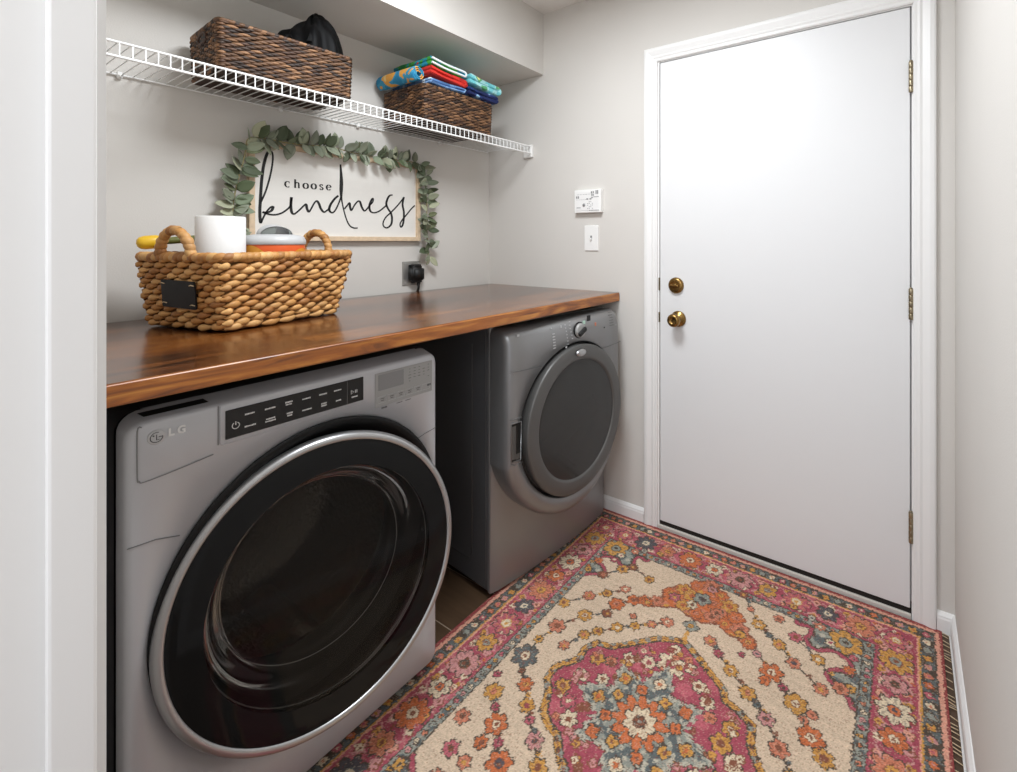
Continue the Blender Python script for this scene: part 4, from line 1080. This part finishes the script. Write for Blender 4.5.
for k in range(420):
    t_ = rs.uniform(0, 1); o_ = rs.uniform(.083, .177)
    q = [(cu - HU + o_, rs.uniform(-.6, .80)), (cu + HU - o_, rs.uniform(-.6, .80)), (rs.uniform(-.58, .58), cv + HV - o_)][k % 3]
    flower(q[0], q[1], rs.uniform(.004, .008), ('rose', 'ivory', 'gold', 'red', 'orange', 'brown', 'salmon')[k % 7], 'red', 'red', 4, k, None)
run(.129, .095, ros)
# ---- field: corner spandrels, mirrored into the four corners
SPQ = [(.150, .725), (.152, .697), (.19, .688), (.226, .695), (.262, .672), (.27, .646), (.29, .655), (.314, .648), (.318, .615), (.306, .59), (.318, .570), (.336, .567), (.365, .592), (.395, .591), (.420, .580), (.437, .557), (.440, .53), (.436, .512), (.405, .512), (.385, .499), (.378, .486), (.383, .476), (.41, .462), (.442, .434), (.447, .415), (.47, .41), (.47, .70)]
for su in (-1, 1):
    for sv in (-1, 1):
        f = lambda p: (cu - .012 + su * (p[0] + .012), cv + sv * (p[1] - cv))
        poly = [f(p) for p in SPQ]
        inside = inpoly(poly) & (e > .2165); dl = distline(poly[1:-2])
        paint((dl < .017) & (e > .2165), 'dark'); paint((dl < .0145) & (e > .2165), 'pink'); paint((dl < .0035) & (e > .2165), 'dark')
        paint(inside & (dl > .003), 'sage'); paint(inside & (dl > .003) & (wob(60, 1, 3) > .2), 'teal'); paint(inside & (dl > .003) & (wob(95, 1, 7) > .62), 'pale')
        for (a, b_, r, c1, c2) in ((.405, .640, .050, 'gold', 'sage'), (.330, .665, .017, 'coral', 'ivory'), (.365, .612, .014, 'ivory', 'pink'), (.430, .588, .013, 'pink2', 'dark'), (.432, .470, .015, 'gold', 'dark'), (.425, .535, .016, 'orange', 'brown'), (.240, .709, .013, 'gold', 'brown'), (.30, .69, .012, 'pale', 'navy')):
            q = f((a, b_)); flower(q[0], q[1], r, c1, c2, 'dark', 6, .4)
# ---- sprigs
def sprig(pts, cols, stemc='dark', radii=None):
    line([p[:2] for p in pts], stemc, .0028)
    for k in range(len(pts) - 1):
        a, b_ = pts[k], pts[k + 1]; mx_, my_ = (a[0] + b_[0]) / 2, (a[1] + b_[1]) / 2
        flower(mx_ + .006, my_ + .004, .0075, cols[(k + 1) % len(cols)], 'dark', 'dark', 3, k, None)
    for k, p in enumerate(pts): flower(p[0], p[1], p[2], p[3], p[4], 'brown' if p[3] != 'navy' else 'dark', 6, .35 * k)
c3 = ('brown', 'teal', 'gold')
sprig([(-.403, .034, .040, 'teal', 'ivory'), (-.408, .105, .014, 'gold', 'dark'), (-.391, .181, .028, 'coral', 'brown'), (-.34, .27, .025, 'gold', 'ivory'), (-.282, .319, .018, 'brown', 'gold'), (-.276, .375, .028, 'orange', 'coral'), (-.235, .425, .024, 'orange', 'brown')], c3)
sprig([(-.431, .276, .021, 'gold', 'brown'), (-.377, .354, .022, 'coral', 'gold'), (-.330, .400, .018, 'gold', 'brown'), (-.285, .455, .019, 'coral', 'ivory')], c3)
sprig([(-.392, .476, .021, 'brown', 'coral'), (-.345, .544, .023, 'gold', 'navy'), (-.316, .576, .019, 'brown', 'gold'), (-.234, .549, .019, 'gold', 'brown')], c3)
sprig([(-.327, .132, .017, 'coral', 'gold'), (-.298, .201, .018, 'gold', 'coral'), (-.268, .238, .017, 'gold', 'brown'), (-.223, .287, .020, 'gold', 'ivory'), (-.178, .326, .016, 'gold', 'brown'), (-.135, .362, .015, 'coral', 'gold'), (-.095, .400, .021, 'coral', 'ivory')], c3)
flower(-.202, .359, .012, 'coral', 'brown', n=4); flower(-.40, .575, .016, 'pink', 'ivory')
sprig([(-.401, -.105, .026, 'gold', 'coral'), (-.365, -.135, .012, 'pink', 'dark'), (-.33, -.168, .031, 'orange', 'ivory'), (-.293, -.200, .013, 'pink', 'dark'), (-.257, -.235, .033, 'orange', 'navy'), (-.20, -.29, .030, 'coral', 'ivory')], c3)
sprig([(-.378, -.010, .010, 'brown', 'dark'), (-.341, -.038, .022, 'orange', 'gold'), (-.296, -.084, .021, 'gold', 'pink'), (-.265, -.11, .013, 'pink2', 'dark'), (-.22, -.145, .022, 'rose', 'navy'), (-.174, -.188, .022, 'gold', 'brown')], c3)
flower(-.42, -.204, .021, 'coral', 'brown'); flower(-.382, -.276, .021, 'pink2', 'brown'); flower(-.329, -.224, .018, 'orange', 'brown'); flower(-.43, -.06, .012, 'pink', 'dark')
for (a, b_) in ((-.33, -.28), (-.29, -.33), (-.36, -.34)): flower(a, b_, .017, 'coral', 'gold')
sprig([(.146, .473, .022, 'orange', 'coral'), (.185, .440, .013, 'rose', 'navy'), (.235, .398, .033, 'orange', 'ivory'), (.275, .365, .013, 'pink', 'dark'), (.312, .334, .031, 'gold', 'ivory'), (.338, .298, .012, 'coral', 'dark'), (.361, .259, .033, 'orange', 'ivory'), (.395, .222, .025, 'gold', 'brown')], c3)
flower(.225, .360, .016, 'orange', 'brown'); flower(.355, .325, .014, 'coral', 'brown')
sprig([(.081, .670, .017, 'brown', 'gold'), (.12, .615, .012, 'coral', 'dark'), (.159, .561, .022, 'gold', 'ivory'), (.198, .536, .011, 'teal', 'dark'), (.232, .514, .020, 'gold', 'coral'), (.284, .468, .020, 'coral', 'navy'), (.364, .435 - .015, .020, 'coral', 'gold')], c3)
sprig([(.271, .574, .021, 'pink2', 'brown'), (.342, .523, .020, 'gold', 'ivory'), (.41, .455, .022, 'coral', 'brown')], c3)
flower(.210, .624, .017, 'coral', 'brown')
sprig([(.049, .406, .020, 'coral', 'gold'), (.085, .375, .015, 'pink', 'brown'), (.134, .337, .021, 'gold', 'ivory'), (.194, .293, .023, 'gold', 'coral'), (.225, .272, .010, 'teal', 'dark'), (.255, .245, .021, 'rose', 'navy'), (.30, .185, .024, 'coral', 'brown'), (.34, .13, .02, 'gold', 'brown')], c3)
flower(.145, .41, .009, 'pink', 'dark', n=4)
# ---- orange pendant floral
OP = [(-.235, .430), (-.20, .455), (-.175, .452), (-.154, .489), (-.165, .53), (-.125, .587), (-.085, .60), (-.075, .645), (-.029, .675), (.0, .645), (.034, .63), (.03, .600), (.07, .59), (.097, .567), (.088, .54), (.120, .53), (.105, .505), (.14, .50), (.166, .486), (.17, .455), (.154, .440), (.12, .465), (.089, .464), (.05, .488), (.034, .482), (.0, .462), (-.049, .464), (-.09, .48), (-.14, .452), (-.18, .43)]
ip = inpoly(OP); dl = distline(OP + OP[:1]); paint((dl < .005), 'brown'); paint(ip & (dl > .003), 'orange'); paint(ip & (dl > .003) & (wob(70, 1, 2) > .25), 'coral'); paint(ip & (dl > .003) & (wob(85, 1, 6) > .6), 'gold')
for k, (a, b_, r) in enumerate(((-.20, .445, .024), (-.165, .47, .022), (-.14, .53, .028), (-.105, .575, .028), (-.075, .62, .024), (-.03, .65, .026), (.015, .62, .026), (.055, .585, .03), (.09, .545, .028), (.115, .505, .028), (.15, .468, .024), (-.08, .50, .026), (-.03, .49, .024), (.02, .505, .024), (.065, .50, .024), (-.07, .56, .03), (.005, .57, .03))):
    flower(a, b_, r, ('orange', 'coral', 'orange', 'gold')[k % 4], ('coral', 'brown', 'gold', 'orange')[k % 4], 'brown', 6, k * .5, 'brown')
flower(-.035, .565, .030, 'sage', 'navy', 'dark', 5); flower(-.055, .52, .018, 'ivory', 'brown'); flower(.03, .53, .022, 'coral', 'brown'); flower(-.12, .52, .02, 'pink2', 'gold'); flower(.12, .485, .016, 'gold', 'brown'); flower(-.02, .63, .017, 'rose', 'brown'); flower(-.19, .443, .02, 'orange', 'gold')
# ---- medallion
ML = [(-.022, .360), (-.094, .322), (-.184, .228), (-.201, .211), (-.246, .199), (-.266, .165), (-.262, .116), (-.304, .060), (-.302, .012), (-.270, -.022), (-.252, -.070), (-.22, -.092), (-.184, -.100), (-.150, -.135), (-.112, -.162)]
MR = [(.062, .313), (.138, .262), (.150, .235), (.181, .229), (.230, .207), (.238, .155), (.259, .124), (.280, .100), (.262, .05), (.26, -.03)]
MED = ML[::-1] + MR
low = [(2 * (-.020) - p[0], 2 * .049 - p[1]) for p in ML]        # point mirror for the near half
MED = ML + [(-.04, -.235), (-.018, -.255)] + [(.05, -.222), (.115, -.155), (.15, -.115), (.21, -.09), (.235, -.045)] + MR[::-1]
im_ = inpoly(MED); dl = distline(MED + MED[:1])
paint(dl < .0105, 'dark'); paint(dl < .008, 'gold'); paint((dl < .008) & (wob(110, 1, 5) > .45), 'sage'); paint((dl < .0075) & (wob(150, 1, 3) > .55), 'dark'); paint(dl < .0012, 'brown')
ii_ = im_ & (dl > .0105); paint(ii_, 'pink'); paint(ii_ & (dl < .0135), 'dark'); paint(ii_ & (dl > .014) & (wob(45, 1, 9) > .5), 'pink2')
line([(-.022, .366), (-.024, .425)], 'gold', .006); flower(-.024, .428, .024, 'sage', 'gold', 'dark', 4)
rng = np.random.RandomState(11)
ring = ii_ & (dl > .025)
for (a, b_, r, c1, c2) in ((-.021, .257, .042, 'ivory', 'pink'), (-.03, .315, .016, 'ivory', 'brown'), (-.215, .15, .022, 'gold', 'brown'), (-.175, .165, .018, 'coral', 'brown'), (-.135, .205, .020, 'ivory', 'brown'), (-.165, .10, .018, 'ivory', 'brown'), (-.225, .075, .021, 'ivory', 'brown'), (-.25, .02, .022, 'gold', 'brown'), (-.21, -.01, .02, 'pink2', 'ivory'), (-.18, -.05, .024, 'ivory', 'brown'), (-.13, -.075, .022, 'rose', 'brown'),
                           (-.11, .255, .022, 'pink2', 'ivory'), (-.08, .225, .022, 'ivory', 'pink'), (.035, .275, .018, 'ivory', 'coral'), (.075, .235, .020, 'ivory', 'brown'), (.11, .20, .021, 'ivory', 'brown'), (.13, .165, .016, 'coral', 'brown'), (.185, .165, .022, 'gold', 'ivory'), (.175, .115, .026, 'gold', 'brown'), (.215, .085, .022, 'ivory', 'brown'), (.16, .06, .018, 'brown', 'coral'), (.20, .03, .022, 'gold', 'coral'), (.15, .0, .022, 'ivory', 'brown')):
    flower(a, b_, r, c1, c2, 'brown', 6, a * 30)
for _ in range(150):
    jj, ii2 = np.nonzero(ring); k = rng.randint(len(jj)); flower(uu[ii2[k]], vv[jj[k]], rng.uniform(.005, .0115), ('coral', 'ivory', 'brown', 'rose', 'gold', 'red', 'ivory')[rng.randint(7)], 'brown', 'brown', 4, rng.uniform(0, 3), 'brown')
# star: 8 points with stepped edges
sc_ = (-.020, .049); A = U - sc_[0]; B = V_ - sc_[1]; rr_ = np.hypot(A, B); th = np.arctan2(B, A)
tri = np.abs(((th / (PI / 4)) % 1) - .5) * 2         # 1 at the points
big = np.where(np.abs(np.cos(2 * th)) > .7, 1., .86)
SR = (.110 + .075 * tri ** 1.1) * np.where(np.abs(np.cos(2 * th)) > .55, 1.03, .93) + .006 * np.sign(np.sin(44 * th))
paint(rr_ < SR + .006, 'dark'); paint(rr_ < SR + .002, 'pale'); paint(rr_ < SR - .010, 'sage'); paint((rr_ < SR - .014) & (np.sin(80 * (rr_ + .02 * np.sin(8 * th))) > .1), 'teal')
paint((rr_ < SR - .014) & (np.sin(190 * A) * np.sin(170 * B) > .55), 'pale')
for k in range(8):
    a = k * PI / 4; flower(sc_[0] + .128 * math.cos(a), sc_[1] + .128 * math.sin(a), .018, ('gold', 'orange', 'ivory', 'gold')[k % 4], 'orange', 'brown', 4, a)
    a += PI / 8; flower(sc_[0] + .092 * math.cos(a), sc_[1] + .092 * math.sin(a), .016, ('orange', 'gold')[k % 2], 'brown', 'brown', 4, a)
flower(sc_[0], sc_[1], .075, 'orange', 'ivory', 'coral', 12, .2); flower(sc_[0], sc_[1], .044, 'ivory', 'sage', 'brown', 8, .1); flower(sc_[0], sc_[1], .013, 'brown', 'sage', 'brown', 4)
img = img * .86 + .14 * np.array(s2l((190, 168, 146)))
# weave irregularity and wear in the dye
nz = rs.rand(nv, nu); img *= (.80 + .36 * nz)[..., None]
rowv = rs.rand(nv, 1); img *= (.94 + .12 * rowv)[..., None]
blot = np.zeros((nv, nu))
for k in range(10):
    a, b_ = rs.uniform(3, 14, 2); blot += np.sin(U * a + rs.rand() * 6) * np.cos(V_ * b_ + rs.rand() * 6)
img *= (1 + .015 * blot)[..., None]
spk = rs.rand(nv, nu); k = spk < .05; img[k] = img[k] * .5 + P_['brown'] * .5
k = spk > .93; img[k] = img[k] * .6 + P_['cream'] * .4
TH = .008
rug = thing('area_rug', 'pink orange beige patterned area rug covering the floor before the machines', 'rug', (UC, VC, 0))
Zt = TH + .0007 * (rs.rand(nv, nu) - .5); Zt[:, 0] = Zt[:, -1] = TH - .001; Zt[-1, :] = TH - .001
co = np.stack([UT, VT, Zt], -1).reshape(-1, 3)
idx = np.arange(nv * nu).reshape(nv, nu)
fc = np.stack([idx[:-1, :-1], idx[:-1, 1:], idx[1:, 1:], idx[1:, :-1]], -1).reshape(-1, 4)
me = bpy.data.meshes.new('pile'); me.vertices.add(len(co)); me.vertices.foreach_set('co', co.astype(np.float32).ravel())
me.loops.add(fc.size); me.loops.foreach_set('vertex_index', fc.ravel().astype(np.int32)); me.polygons.add(len(fc))
me.polygons.foreach_set('loop_start', (np.arange(len(fc)) * 4).astype(np.int32)); me.polygons.foreach_set('loop_total', np.full(len(fc), 4, np.int32))
me.update(calc_edges=True); ca = me.color_attributes.new('tone', 'FLOAT_COLOR', 'POINT')
rgba = np.ones((nv * nu, 4), np.float32); rgba[:, :3] = np.clip(img, 0, 1).reshape(-1, 3); ca.data.foreach_set('color', rgba.ravel())
me.materials.append(M['rug']); pile = bpy.data.objects.new('pile', me); COL.objects.link(pile); pile.parent = rug
m = MB()
t_ = TH - .0015
m.grid([[(X0, V0, 0.0005), (X1, V0, 0.0005), (X1, V1, 0.0005), (X0, V1, 0.0005)], [(X0, V0, t_), (X1, V0, t_), (X1, V1, t_), (X0, V1, t_)]], closed_u=True, smooth=False)
m.add([(X0, V0, .0005), (X1, V0, .0005), (X1, V1, .0005), (X0, V1, .0005)], [[3, 2, 1, 0]])
m.build('backing', M['rugside'], rug)
m = MB(); v = V1 - .004
while v > V0:
    a = random.uniform(-.006, .002); ln = random.uniform(.015, .0205)
    m.tube([(X1 - .002, v, .005), (X1 + ln * .5, v + a * .5, .0035), (X1 + ln, v + a, .0022)], [.0014, .0013, .0010], 5)
    v -= random.choice((.012, .018, .024, .03))
m.build('fringe', M['fringe'], rug)['kind'] = 'stuff'

# ------------------------------------------------------------------ lights
def area(name, loc, rot, size, power, col=(1, .96, .9), size_y=None, shape='DISK'):
    l = bpy.data.lights.new(name, 'AREA'); l.energy = power; l.color = col; l.shape = shape; l.size = size
    if size_y: l.shape = 'RECTANGLE'; l.size_y = size_y
    o = bpy.data.objects.new(name, l); COL.objects.link(o); o.location = loc; o.rotation_euler = rot; return o
area('ceiling_lamp_light', (-.82, .88, CZ - .03), (0, 0, 0), .55, 25.5, (.95, 1, 1.05))
pl = bpy.data.lights.new('hall_fill_light', 'POINT'); pl.energy = 23; pl.color = (.95, 1, 1.05); pl.shadow_soft_size = .16  # unseen fill light added in the hall behind the camera
po = bpy.data.objects.new('hall_fill_light', pl); COL.objects.link(po); po.location = (-.12, -.85, 1.92)
w = bpy.data.worlds.new('world'); SC.world = w; w.use_nodes = True
w.node_tree.nodes['Background'].inputs[0].default_value = (.9, .92, 1, 1); w.node_tree.nodes['Background'].inputs[1].default_value = 1.15

# ------------------------------------------------------------------ camera
cd = bpy.data.cameras.new('camera'); cam = bpy.data.objects.new('camera', cd); COL.objects.link(cam)
cd.sensor_fit = 'HORIZONTAL'; cd.sensor_width = 36; cd.lens = 480.8 / 1017 * 36
cd.shift_x = (508.5 - 579) / 1017; cd.shift_y = (241 - 386) / 1017; cd.clip_start = .01
cam.location = (0, 0, 1.28); cam.rotation_euler = (R(90), 0, R(34.14)); SC.camera = cam
vs = SC.view_settings; vs.view_transform = 'Standard'; vs.look = 'None'; vs.exposure = .29; vs.gamma = 1; vs.use_curve_mapping = False
